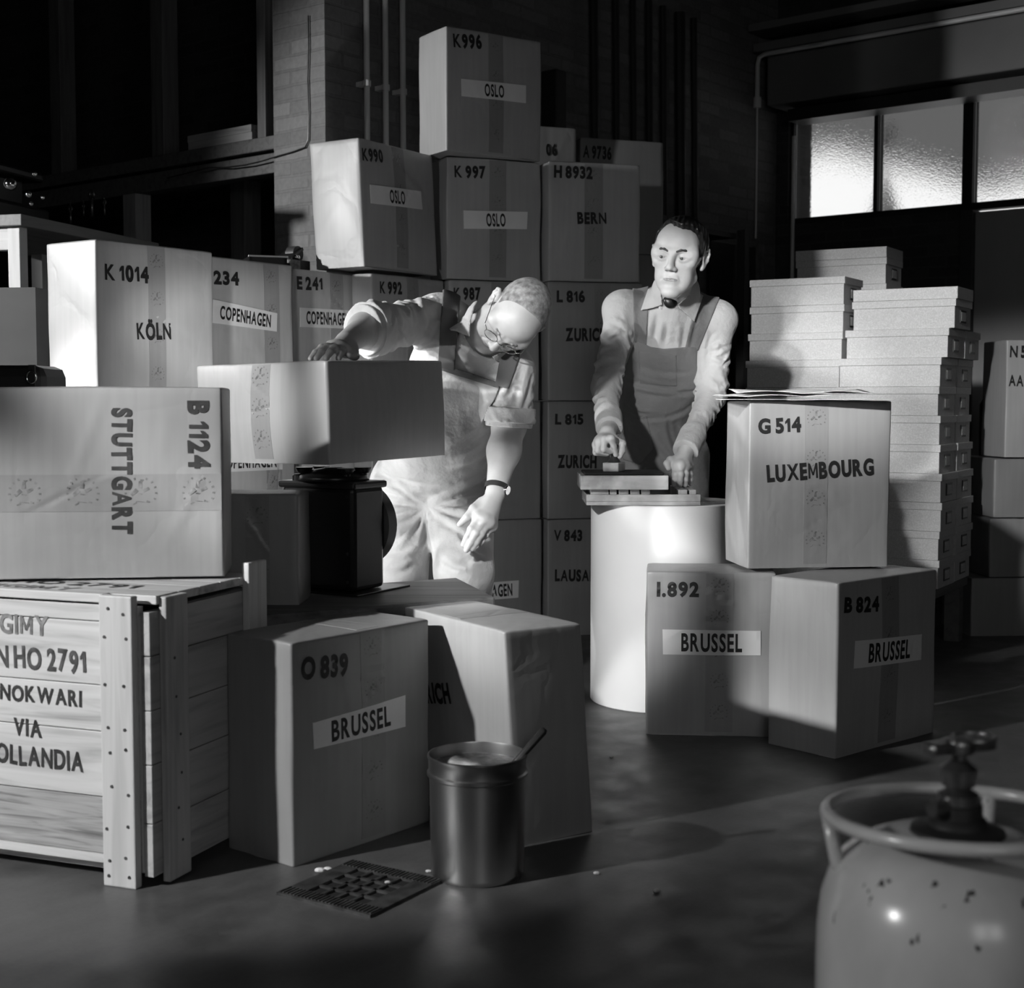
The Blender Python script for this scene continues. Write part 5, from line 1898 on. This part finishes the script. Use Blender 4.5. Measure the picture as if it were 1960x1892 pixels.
# ================================================================== the man stamping labels (right)
def man_right():
    org = W(1270, 1000, 5.08) * np.array([1, 1, 0])
    hd = Head(W(1299, 493, 4.72), (-.33, -.93, -.10), (.09, -.10, 1.0), 1.055)
    shR, shL = W(1190, 592, 4.95), W(1374, 612, 4.95)
    elR, wrR = W(1160, 742, 4.82), W(1166, 818, 4.60)
    elL, wrL = W(1362, 757, 4.92), W(1313, 862, 4.66)
    neck0, neck1 = W(1290, 606, 4.93), W(1296, 548, 4.825)
    chest, waist, pelv = W(1281, 655, 5.0), W(1261, 762, 5.04), W(1262, 856, 5.10)

    def trunk(S, g):
        S.ell(chest, (.172 + g, .112 + g, .20 + g), None, .05)
        S.cap(W(1208, 590, 4.98), W(1356, 606, 4.98), .058 + g, .058 + g, .05)
        S.ell(waist, (.128 + g, .105 + g, .15 + g), None, .06)
        S.ell(pelv, (.142 + g, .112 + g, .13 + g), None, .05)

    def arms(S, g):
        S.cap(shR, elR, .054 + g, .046 + g, .04)
        S.cap(elR, wrR, .045 + g, .032 + g, .03)
        S.cap(shL, elL, .055 + g, .048 + g, .04)
        S.cap(elL, wrL, .046 + g, .032 + g, .03)

    def legs(S, g):
        for x, sg in ((-.075, -1), (.08, 1)):
            hip = pelv + np.array([x, .0, -.04])
            kn = np.array([hip[0] + sg * .02, 5.10, .46])
            an = np.array([kn[0], 5.14, .09])
            S.cap(hip, kn, .086 + g, .060 + g, .04)
            S.cap(kn, an, .058 + g, .045 + g, .03)
            if g < 0:
                S.cap(an + np.array([0, .02, -.045]), an + np.array([0, -.15, -.05]), .036, .03, .03)

    body = Sdf()
    trunk(body, -.014)
    arms(body, -.012)
    legs(body, -.012)
    body.cap(neck0 + [0, .02, -.05], neck1, .052, .052, .03)
    hd.sdf(body)
    # right hand closed round the stamp handle
    S0 = np.array(hs.matrix_world @ Vector((0, 0, .075)))
    zf_ = lambda px, py, Y: W(px, py, Y)
    kn = [S0 + np.array(v) for v in ((-.012, -.046, .030), (-.034, -.036, .027), (-.050, -.018, .018), (-.058, .002, .008))]
    body.cap(wrR, S0 + np.array([-.02, .02, .045]), .027, .026, .02)
    palm_c = S0 + np.array([-.03, .004, .022])
    body.ell(palm_c, (.034, .036, .024), None, .015)
    for i, k in enumerate(kn):
        body.cap(palm_c, k, .016, .012, .012)
    # index points down along the handle, the others curl under
    body.cap(kn[0], S0 + np.array([-.004, -.034, .004]), .0105, .010, .006)
    body.cap(S0 + np.array([-.004, -.034, .004]), S0 + np.array([.004, -.021, -.022]), .0098, .0085, .004)
    for i, (p1, p2) in enumerate((((-.036, -.044, -.004), (-.013, -.028, -.012)), ((-.053, -.024, -.010), (-.022, -.018, -.018)), ((-.058, -.004, -.016), (-.024, -.004, -.020)))):
        body.cap(kn[i + 1], S0 + np.array(p1), .0105, .010, .006)
        body.cap(S0 + np.array(p1), S0 + np.array(p2), .0098, .0088, .004)
    body.cap(palm_c + np.array([.022, .006, .006]), S0 + np.array([.026, -.004, .012]), .014, .0115, .012)
    body.cap(S0 + np.array([.026, -.004, .012]), S0 + np.array([.024, -.010, -.010]), .0112, .0105, .005)
    body.cap(S0 + np.array([.024, -.010, -.010]), S0 + np.array([.017, -.014, -.028]), .0105, .0085, .004)
    # left hand leaning on its fingers on the stamp board
    zb = RH + .050
    kl = [W(1293, 893, 4.59), W(1302, 892, 4.585), W(1311, 892, 4.60), W(1318, 894, 4.625)]
    tl_ = []
    for (px, Y), dz in zip(((1290, 4.575), (1301, 4.565), (1312, 4.58), (1322, 4.61)), (0, 0, 0, 0)):
        p = W(px, 915, Y)
        p[2] = zb + .008
        tl_.append(p)
    hand(body, wrL, kl, tl_, [W(1302, 880, 4.63), W(1283, 881, 4.60), W(1276, 888, 4.585), W(1279, 897, 4.575)], r=.0102, palm=.021, bend=.20, up=(0, -1, .1))
    lo_, hi_ = org + np.array([-.40, -.74, .0]), org + np.array([.45, .30, 1.66])
    o = sdf_object('person', body, lo_, hi_, .0028, SKIN, None, org)
    tag(o, 'man with dark tie and bib overalls, pressing a hand stamp on an ink pad', 'person')
    # shoes
    for x, sg in ((-.075, -1), (.08, 1)):
        S = Sdf()
        a = np.array([pelv[0] + x + sg * .02, 5.14, 0])
        S.cap(a + [0, .03, .045], a + [0, -.15, .038], .043, .036, .03)
        S.cap(a + [0, .02, .05], a + [0, .02, .10], .042, .045, .03)
        S.clip(lambda P: .004 - P[:, 2])
        sdf_object('shoe', S, a + [-.08, -.25, -.01], a + [.08, .12, .16], .006, LEATHER, o, org)
    hd.eyes(o, (-.35, -1, -.12))
    hd.brows(o, BROW, .0036)
    hd.lips(o, body)
    # hair, parted, receding at the temples
    H = Sdf()
    w, s, R = hd.w, hd.s, hd.R
    H.ell(w(0, .022, .041), np.array([.0815, .100, .0875]) * s, R, .01)
    H.ell(w(.012, -.045, .098), np.array([.045, .035, .024]) * s, R, .03)
    H.ell(w(.058, -.012, .055), np.array([.026, .045, .045]) * s, R, .03)

    def hairline(P):
        q = ((P - hd.c) @ R) / s
        yb = np.interp(q[:, 2], [-.08, -.03, -.005, .01, .03, .055, .075, .095, .13], [.05, .028, -.004, -.022, -.030, -.034, -.042, -.062, -.085])
        yb = yb + np.where(q[:, 0] < -.01, np.interp(q[:, 2], [.04, .07, .1, .125], [0, .022, .036, .03]) * np.clip((-q[:, 0] - .01) / .02, 0, 1), 0)
        yb = yb - .014 * np.exp(-((q[:, 0] - .018) / .018) ** 2) * (q[:, 2] > .06)
        return (yb - q[:, 1]) * s
    H.clip(hairline)
    H.clip(lambda P: (-.062 - ((P - hd.c) @ R)[:, 2] / s) * s)
    for sg in (-1, 1):
        ec = w(sg * .084, .014, .0)
        H.clip(lambda P, ec=ec: .030 * s - np.linalg.norm((P - ec) @ R / np.array([1, 1, 1.15]), axis=1))
    cmb = lambda P: ((P - hd.c) @ R) / s
    base_pr = H.pr[:]
    H2 = Sdf()
    H2.pr = [(lambda P: H(P) + .0016 * np.sin(cmb(P)[:, 0] * 420 + cmb(P)[:, 1] * 130 + 3 * np.sin(cmb(P)[:, 1] * 40)), .001, 'u')]
    H2.cull = lambda c, hd_: ({0}, set())
    sdf_object('hair', H2, hd.c - .17, hd.c + .17, .0026, HAIRDARK, o, org)
    # jacket
    J = Sdf()
    trunk(J, .0)
    arms(J, .0)
    J.ell(shR, (.066, .066, .06), None, .03)
    J.ell(shL, (.068, .066, .06), None, .03)
    J.cap(elR + (wrR - elR) * .75, wrR + (wrR - elR) * .05, .044, .043, .02)
    J.cap(elL + (wrL - elL) * .75, wrL + (wrL - elL) * .05, .044, .042, .02)
    J.cap(W(1290, 600, 4.905), W(1293, 566, 4.86), .080, .072, .03)
    J.cap(W(1287, 606, 4.915), W(1282, 668, 4.955), .070, .075, .05)
    J.cap(W(1245, 612, 4.93), W(1330, 622, 4.93), .055, .055, .05)
    random_folds(J, shR + (elR - shR) * .2, elR, .054, 26, .009, .009, 3, (.4, 1.2))
    random_folds(J, elR + (shR - elR) * .25, elR + (wrR - elR) * .6, .050, 30, .010, .008, 4, (.4, 1.2))
    random_folds(J, shL + (elL - shL) * .3, elL, .056, 24, .008, .010, 5, (.4, 1.2))
    random_folds(J, elL + (shL - elL) * .2, elL + (wrL - elL) * .5, .052, 28, .009, .008, 6, (.4, 1.2))
    for p in (((1250, 600), (1240, 660)), ((1322, 612), (1312, 665)), ((1268, 620), (1262, 655)), ((1300, 625), (1298, 662)), ((1195, 600), (1206, 690)), ((1352, 640), (1342, 720)), ((1212, 640), (1200, 700))):
        a, b = p
        J.pfold(a, b, .006, .011, 4.6, 5.1)
    J.cut(wrR + (wrR - elR) * .03, wrR - elR, .10)
    J.cut(wrL + (wrL - elL) * .02, wrL - elL, .10)
    # open neck
    J.clip(lambda P: -(np.linalg.norm((P - W(1289, 560, 4.80)) / np.array([.042, .075, .040]), axis=1) - 1) * .042)
    J.clip(lambda P: (pelv[2] - .02) - P[:, 2])
    jk = sdf_object('work_jacket', J, lo_, hi_, .0036, SHIRT2, o, org)
    # collar leaves
    CF = Sdf()
    trunk(CF, .006)
    CF.cap(W(1290, 600, 4.905), W(1293, 560, 4.853), .088, .074, .03)
    CF.cap(W(1287, 606, 4.915), W(1282, 668, 4.955), .078, .083, .05)
    CF.cap(W(1245, 612, 4.93), W(1330, 622, 4.93), .063, .063, .05)
    fr_ = lambda P: P[:, 1] - 4.93
    col = []
    for nm, poly in (('collar', [(1257, 520), (1263, 540), (1268, 584), (1250, 590), (1226, 595), (1238, 560), (1246, 532)]), ('collar', [(1331, 522), (1352, 548), (1340, 585), (1329, 616), (1300, 590), (1297, 583), (1318, 566), (1326, 545)])):
        sdf_object(nm, shell(CF, .008, poly, fr_), W(1210, 640, 4.6), W(1370, 500, 5.0) + [0, 0, 0], .003, SHIRT2, o, org)
    ic = Sdf()
    ic.cap(W(1290, 606, 4.92), W(1294, 548, 4.825), .066, .060, .03)
    sdf_object('shirt_collar', shell(ic, .002, [(1254, 532), (1264, 550), (1283, 570), (1292, 570), (1312, 556), (1331, 528), (1337, 545), (1318, 570), (1297, 586), (1280, 586), (1270, 578), (1254, 552)], fr_), W(1230, 640, 4.6), W(1370, 500, 5.0), .003, WHITE, o, org)
    tie = Sdf()
    tc = W(1283, 580, 4.805)
    tie.ell(tc + [0, -.008, 0], (.022, .012, .019), None, .01)
    tie.cap(tc + [-.014, -.004, .010], tc + [.014, -.004, .010], .010, .010, .012)
    sdf_object('tie_knot', tie, tc - .05, tc + .05, .0025, mat('black_silk', .012, .35), o, org)
    bt = J.snap(1264, 589, 4.6, 5.0) + np.array([0, -.004, 0])
    MB().lathe([(0, -.003), (.006, -.003), (.006, .002), (0, .003)], 14, (bt - org).tolist(), Matrix.Rotation(PI / 2, 3, 'X')).build('button', WHITE, o, smooth='auto')
    # bib overalls
    T = Sdf()
    trunk(T, .009)
    T.cap(W(1287, 640, 4.935), W(1282, 668, 4.955), .080, .085, .05)
    legs(T, .014)
    for a, b, am, wd in (((1200, 725), (1335, 752), -.009, .011), ((1225, 745), (1330, 742), .008, .010), ((1196, 790), (1262, 800), -.007, .009), ((1262, 800), (1325, 775), -.007, .010), ((1200, 770), (1250, 788), .006, .008), ((1235, 800), (1290, 880), .009, .014), ((1280, 790), (1300, 870), -.006, .010), ((1210, 835), (1240, 885), .007, .012), ((1300, 800), (1325, 850), .006, .012), ((1222, 700), (1320, 712), -.004, .012)):
        T.pfold(a, b, am, wd, 4.6, 5.15, 6)
    T.clip(region([(1217, 650), (1245, 664), (1270, 668), (1333, 663), (1334, 700), (1345, 760), (1420, 800), (1430, 1600), (1100, 1600), (1120, 800), (1183, 770), (1196, 705)]))
    T.clip(lambda P: .07 - P[:, 2])
    ov = sdf_object('bib_overalls', T, lo_, hi_, .004, DENIM2, o, org)
    for poly in ([(1209, 515), (1243, 520), (1237, 668), (1215, 662)], [(1345, 520), (1388, 545), (1336, 672), (1311, 668)]):
        sdf_object('shoulder_strap', shell(J, .005, poly), W(1190, 690, 4.75), W(1400, 520, 5.15), .0035, DENIM2, o, org)
    sdf_object('bib_pocket', shell(T, .003, [(1222, 672), (1295, 680), (1296, 740), (1224, 735)], lambda P: P[:, 1] - 5.0), W(1190, 760, 4.8), W(1340, 650, 5.05), .0035, DENIM2, o, org)
    sdf_object('hip_pocket', shell(T, .004, [(1196, 800), (1222, 800), (1238, 795), (1252, 860), (1225, 890), (1192, 880)], lambda P: P[:, 1] - 5.05), W(1150, 920, 4.8), W(1280, 780, 5.1), .0035, DENIM2, o, org)
    return o


# ================================================================== the man at the scale (centre)
def man_left():
    W0 = globals()['W']
    W = lambda px, py, Y: W0(px, py, Y + .125)
    org = np.array([W(835, 1000, 4.35)[0], 4.475, 0.0])
    hd = Head(W(983, 606, 4.02), (-.39, -.49, -.78), (.56, -.80, .22), 1.0)
    shR, shL = W(828, 612, 4.22), W(982, 712, 4.16)
    elR, wrR = W(700, 632, 3.965), W0(663, 655, 3.87)
    elL, wrL = W(975, 812, 4.16), W(949, 941, 4.05)
    chest, belly, pelv = W(888, 722, 4.27), W(838, 842, 4.30), W(826, 925, 4.38)
    hipR, hipL = W(775, 935, 4.38), W(878, 935, 4.38)
    knR = np.array([W(765, 1150, 4.25)[0], 4.375, .44])
    knL = np.array([W(888, 1140, 4.12)[0], 4.245, .47])
    anR = np.array([knR[0] - .03, 4.55, .09])
    anL = np.array([knL[0] + .03, 4.51, .09])
    lean = np.array(chest - pelv)
    lz = lean / np.linalg.norm(lean)
    lx = np.cross([0, 1, 0], lz)
    lx /= np.linalg.norm(lx)
    TR = np.stack([lx, np.cross(lz, lx), lz], 1)

    def trunk(S, g):
        S.ell(chest, (.175 + g, .125 + g, .19 + g), TR, .05)
        S.cap(W(850, 612, 4.24), W(960, 690, 4.2), .075 + g, .068 + g, .06)
        S.ell(belly, (.165 + g, .165 + g, .165 + g), TR, .07)
        S.ell(pelv, (.163 + g, .135 + g, .125 + g), None, .05)

    def arms(S, g, fore=True):
        S.cap(shR, elR, .062 + g, .056 + g, .05)
        S.cap(shL, elL, .062 + g, .055 + g, .05)
        if fore:
            S.cap(elR, wrR, .050 + g, .036 + g, .03)
            S.cap(elL, elL + (wrL - elL) * .4, .052 + g, .052 + g, .03)
            S.cap(elL + (wrL - elL) * .4, wrL, .052 + g, .035 + g, .03)

    def legs(S, g):
        S.cap(hipR, knR, .098 + g, .072 + g, .05)
        S.cap(knR, anR, .068 + g, .048 + g, .03)
        S.cap(hipL, knL, .102 + g, .076 + g, .05)
        S.cap(knL, anL, .070 + g, .048 + g, .03)

    body = Sdf()
    trunk(body, -.014)
    arms(body, -.006)
    legs(body, -.014)
    for a in (anR, anL):
        body.cap(a + np.array([0, .02, -.045]), a + np.array([0, -.15, -.05]), .036, .03, .03)
    nk = W(912, 650, 4.14)
    body.cap(nk, hd.w(0, .035, -.055), .066, .062, .04)
    hd.sdf(body, .006)
    # right hand spread on the parcel
    zt = SPZ + .262 + .005
    knu = [W0(662, 674, 3.81), W0(655, 668, 3.795), W0(645, 664, 3.80), W0(634, 664, 3.815)]
    tips = []
    for px, Y in ((648, 3.72), (624, 3.695), (606, 3.70), (594, 3.73)):
        p = W0(px, 690, Y + .02)
        p[2] = zt + .004
        tips.append(p)
    for k in knu:
        k[2] = max(k[2], zt + .024)
    thb = [W0(676, 668, 3.85), W0(679, 682, 3.81), W0(674, 688, 3.785), W0(668, 691, 3.765)]
    for p in thb:
        p[2] = max(p[2], zt + .013)
    hand(body, wrR, knu, tips, thb, r=.0100, palm=.021, bend=.14, up=(0, -.1, 1))
    # left hand resting on the thigh
    K2 = [W(915, 990, 3.985), W(926, 995, 3.985), W(935, 1001, 3.995), W(941, 1008, 4.015)]
    T2 = [W(887, 1043, 3.965), W(893, 1053, 3.96), W(904, 1051, 3.965), W(917, 1044, 3.985)]
    hand(body, wrL, K2, T2, [W(922, 962, 4.03), W(906, 974, 4.0), W(893, 991, 3.985), W(880, 1004, 3.985)], r=.0105, palm=.022, bend=.10, up=(0, -1, .2))
    lo_, hi_ = org + np.array([-.42, -.90, .0]), org + np.array([.42, .32, 1.36])
    o = sdf_object('person', body, lo_, hi_, .0026, SKIN, None, org)
    tag(o, 'stout man in glasses and bib overalls bending over the weighing scale', 'person')
    for a in (anR, anL):
        S = Sdf()
        a = a * np.array([1, 1, 0])
        S.cap(a + [0, .03, .045], a + [0, -.15, .038], .045, .038, .03)
        S.cap(a + [0, .02, .05], a + [0, .02, .10], .044, .047, .03)
        S.clip(lambda P: .004 - P[:, 2])
        sdf_object('shoe', S, a + [-.08, -.25, -.01], a + [.08, .12, .16], .006, LEATHER, o, org)
    hd.eyes(o, (0, -1, -.55))
    hd.brows(o, HAIRGREY, .0032)
    hd.lips(o, body)
    H = Sdf()
    w, s, R = hd.w, hd.s, hd.R
    H.ell(w(0, .0195, .037), np.array([.0755, .0955, .0843]) * s, R, .01)

    def hairline(P):
        q = ((P - hd.c) @ R) / s
        yb = np.interp(q[:, 2], [-.08, -.03, -.005, .01, .03, .06, .085, .11, .13], [.06, .035, .0, -.012, -.022, -.022, -.028, -.045, -.055])
        yb = yb + .004 * np.sin(q[:, 0] * 300) * np.cos(q[:, 0] * 130 + q[:, 2] * 200)
        return (yb - q[:, 1]) * s
    H.clip(hairline)
    H.clip(lambda P: (-.055 - ((P - hd.c) @ R)[:, 2] / s) * s)
    for sg in (-1, 1):
        ec = w(sg * .084, .014, .0)
        H.clip(lambda P, ec=ec: .032 * s - np.linalg.norm((P - ec) @ R / np.array([1, 1, 1.15]), axis=1))
    sdf_object('hair', H, hd.c - .17, hd.c + .17, .0028, HAIRGREY, o, org)
    # glasses
    gl = MB()
    oc = lambda p: (w(*p) - org).tolist()
    for sg in (-1, 1):
        gl.tube([oc((sg * .034 + .0225 * math.cos(a), -.1025 + .006 * (math.cos(a) * sg + 1) * .5, -.001 + .0185 * math.sin(a))) for a in np.linspace(0, 2 * PI, 28)[:-1]], .0013, 8, closed=True)
        gl.tube([oc((sg * .0565, -.097, .006)), oc((sg * .071, -.085, .008)), oc((sg * .081, -.02, .012)), oc((sg * .083, .006, .010)), oc((sg * .083, .018, -.004))], .0013, 8)
    gl.tube([oc((-.012, -.103, .002)), oc((-.006, -.108, .005)), oc((.006, -.108, .005)), oc((.012, -.103, .002))], .0015, 8)
    go = gl.build('eyeglasses', CHROME, o, smooth=True)
    gm2, gt2, gb2 = nt('spectacle_glass')
    tr_, gy_, mx_ = gt2.nodes.new('ShaderNodeBsdfTransparent'), gt2.nodes.new('ShaderNodeBsdfGlossy'), gt2.nodes.new('ShaderNodeMixShader')
    gy_.inputs['Roughness'].default_value = .02
    mx_.inputs[0].default_value = .07
    gt2.links.new(tr_.outputs[0], mx_.inputs[1])
    gt2.links.new(gy_.outputs[0], mx_.inputs[2])
    gt2.links.new(mx_.outputs[0], gt2.nodes['Material Output'].inputs['Surface'])
    for sg in (-1, 1):
        cpts = [(sg * .034 + .0215 * math.cos(a), -.1025 + .006 * (math.cos(a) * sg + 1) * .5, -.001 + .0175 * math.sin(a)) for a in np.linspace(0, 2 * PI, 24)[:-1]]
        f0 = [oc(p) for p in cpts]
        f1 = [oc((p[0], p[1] + .0012, p[2])) for p in cpts]
        n = len(f0)
        MB().add(f0 + f1, [tuple(range(n)), tuple(range(2 * n - 1, n - 1, -1))] + [(i, i + n, (i + 1) % n + n, (i + 1) % n) for i in range(n)]).build('lens', gm2, go)
    # wrist watch
    wd_ = (wrL - elL) / np.linalg.norm(wrL - elL)
    wp = wrL - wd_ * .012
    x_ = np.cross(wd_, [0, 1, 0])
    x_ /= np.linalg.norm(x_)
    y_ = np.cross(x_, wd_)
    ws = MB()
    ring = [(wp + (x_ * math.cos(a) * .0345 + y_ * math.sin(a) * .0335) - org) for a in np.linspace(0, 2 * PI, 36)[:-1]]
    n = len(ring)
    vs = []
    for off, rr_ in ((-.008, 1.0), (.008, 1.0), (.008, 1.05), (-.008, 1.05)):
        for i, a in enumerate(np.linspace(0, 2 * PI, 36)[:-1]):
            vs.append((wp + wd_ * off + (x_ * math.cos(a) * .0345 + y_ * math.sin(a) * .0335) * rr_ - org).tolist())
    fs = [(k * n + i, k * n + (i + 1) % n, ((k + 1) % 4) * n + (i + 1) % n, ((k + 1) % 4) * n + i) for k in range(4) for i in range(n)]
    wo = ws.add(vs, fs).build('wristwatch', LEATHER, o, smooth='auto')
    dn = (-x_ * (-1 if x_[0] < 0 else 1) * -1)
    dn = x_ if x_[0] > 0 else -x_
    dn = dn * .85 - np.array([0, .5, 0])
    dn /= np.linalg.norm(dn)
    cen = wp + dn * .0365 - org
    M_ = Vector(dn.tolist()).to_track_quat('Z', 'Y').to_matrix()
    MB().lathe([(0, -.004), (.0145, -.004), (.015, .001), (.013, .004), (0, .0045)], 28, cen.tolist(), M_).build('watch_case', CHROME, wo, smooth='auto')
    # shirt with rolled sleeves
    J = Sdf()
    trunk(J, .0)
    arms(J, .006, False)
    J.cap(shR + (elR - shR) * .80, elR + (elR - shR) * .02, .072, .073, .02)
    J.cap(shL + (elL - shL) * .80, elL + (elL - shL) * .03, .068, .070, .015)
    J.cap(W(908, 668, 4.16), W(925, 640, 4.12), .082, .078, .04)
    random_folds(J, shR, elR, .066, 26, .011, .010, 11, (.4, 1.3))
    random_folds(J, shL, elL, .064, 20, .010, .010, 12, (.4, 1.2))
    for a, b, am, wd in (((742, 600), (790, 655), -.014, .012), ((760, 590), (775, 660), .012, .012), ((800, 560), (822, 640), .012, .012), ((838, 600), (800, 655), -.010, .012), ((785, 590), (800, 640), -.010, .010), ((830, 650), (790, 668), .012, .010), ((960, 760), (985, 720), .010, .010), ((1000, 700), (985, 760), -.010, .010), ((1010, 720), (990, 790), .009, .010), ((870, 660), (905, 700), .008, .014)):
        J.pfold(a, b, am, wd, 3.85, 4.5)
    J.cut(elR + (elR - shR) * .04, elR - shR, .12)
    J.cut(elL + (elL - shL) * .06, elL - shL, .12)
    hc = hd.w(0, .0, -.03)
    J.clip(lambda P: -(np.linalg.norm((P - (hc * .55 + nk * .45)) , axis=1) - .088))
    J.clip(lambda P: pelv[2] - .03 - P[:, 2])
    sdf_object('shirt', J, lo_, hi_, .0036, SHIRT, o, org)
    # a second turn of cloth at each rolled sleeve
    for a, b, r0 in ((shR, elR, .080), (shL, elL, .075)):
        S = Sdf()
        d = (b - a) / np.linalg.norm(b - a)
        S.cap(b - d * .045, b - d * .01, r0, r0 + .002, .01)
        random_folds(S, b - d * .05, b, r0, 9, .006, .008, int(r0 * 1000), (.5, 1.2))
        S.cut(b - d * .004, d, .13)
        S.cut(b - d * .05, -d, .13)
        S.clip(lambda P, b=b, d=d, r0=r0: (r0 - .016) - np.linalg.norm((P - b) - ((P - b) @ d)[:, None] * d, axis=1))
        sdf_object('rolled_cuff', S, b - .16, b + .16, .0034, SHIRT, o, org)
    # collar
    CF = Sdf()
    trunk(CF, .008)
    CF.cap(W(908, 668, 4.16), W(930, 632, 4.09), .086, .083, .04)
    for poly in ([(930, 556), (918, 566), (896, 590), (884, 614), (855, 632), (872, 634), (899, 645), (900, 620), (908, 588), (922, 562)], [(942, 683), (958, 676), (970, 672), (966, 700), (948, 690)]):
        sdf_object('collar', shell(CF, .006, poly, lambda P: P[:, 1] - 4.34), W(820, 720, 3.85), W(1000, 520, 4.35), .003, SHIRT, o, org)
    # overalls
    T = Sdf()
    trunk(T, .010)
    legs(T, .012)
    star = (818, 968)
    for p in ((735, 900), (740, 950), (700, 985), (745, 1000), (800, 1040), (830, 1050), (880, 1010), (920, 985), (930, 950), (900, 930), (770, 1035)):
        T.pfold(star, p, .010, .011, 3.95, 4.6)
    for p in ((735, 925), (738, 970), (775, 1010), (815, 1050), (860, 1030), (905, 1000), (925, 965)):
        pass
    for a, b, am, wd in (((745, 1020), (800, 1000), .010, .012), ((740, 1060), (790, 1040), -.008, .012), ((745, 1085), (785, 1075), .008, .012), ((840, 1060), (900, 1090), .009, .014), ((850, 1090), (920, 1060), -.006, .012), ((880, 1020), (925, 1060), -.010, .010), ((860, 870), (930, 830), -.012, .012), ((870, 890), (935, 860), .010, .012), ((850, 860), (925, 800), .008, .012), ((720, 905), (830, 930), -.010, .012), ((715, 920), (810, 955), .010, .012), ((870, 940), (930, 905), .012, .014)):
        T.pfold(a, b, am, wd, 3.95, 4.6, 5)
    T.clip(region([(800, 690), (848, 700), (900, 718), (962, 735), (966, 790), (945, 835), (955, 880), (1000, 900), (1010, 1600), (560, 1600), (580, 900), (690, 860), (760, 760)]))
    T.clip(lambda P: .07 - P[:, 2])
    sdf_object('bib_overalls', T, lo_, hi_, .004, DENIM, o, org)
    for poly in ([(849, 530), (884, 540), (870, 710), (838, 703)], [(968, 630), (1002, 660), (974, 745), (947, 738)]):
        sdf_object('shoulder_strap', shell(J, .010, poly), W(800, 760, 3.95), W(1020, 510, 4.55), .0036, STRAPCLOTH, o, org)
    sdf_object('bib_band', shell(J, .009, [(835, 698), (853, 700), (900, 714), (958, 734), (956, 744), (900, 727), (852, 712), (835, 710)], lambda P: P[:, 1] - 4.34), W(810, 760, 3.9), W(990, 680, 4.36), .0034, STRAPCLOTH, o, org)
    sdf_object('bib', shell(J, .006, [(846, 702), (880, 710), (905, 718), (958, 736), (950, 760), (934, 785), (920, 815), (846, 828)], lambda P: P[:, 1] - 4.34), W(800, 850, 3.9), W(1000, 680, 4.36), .0034, DENIM, o, org)
    return o


if 1:
    man_right()
    man_left()
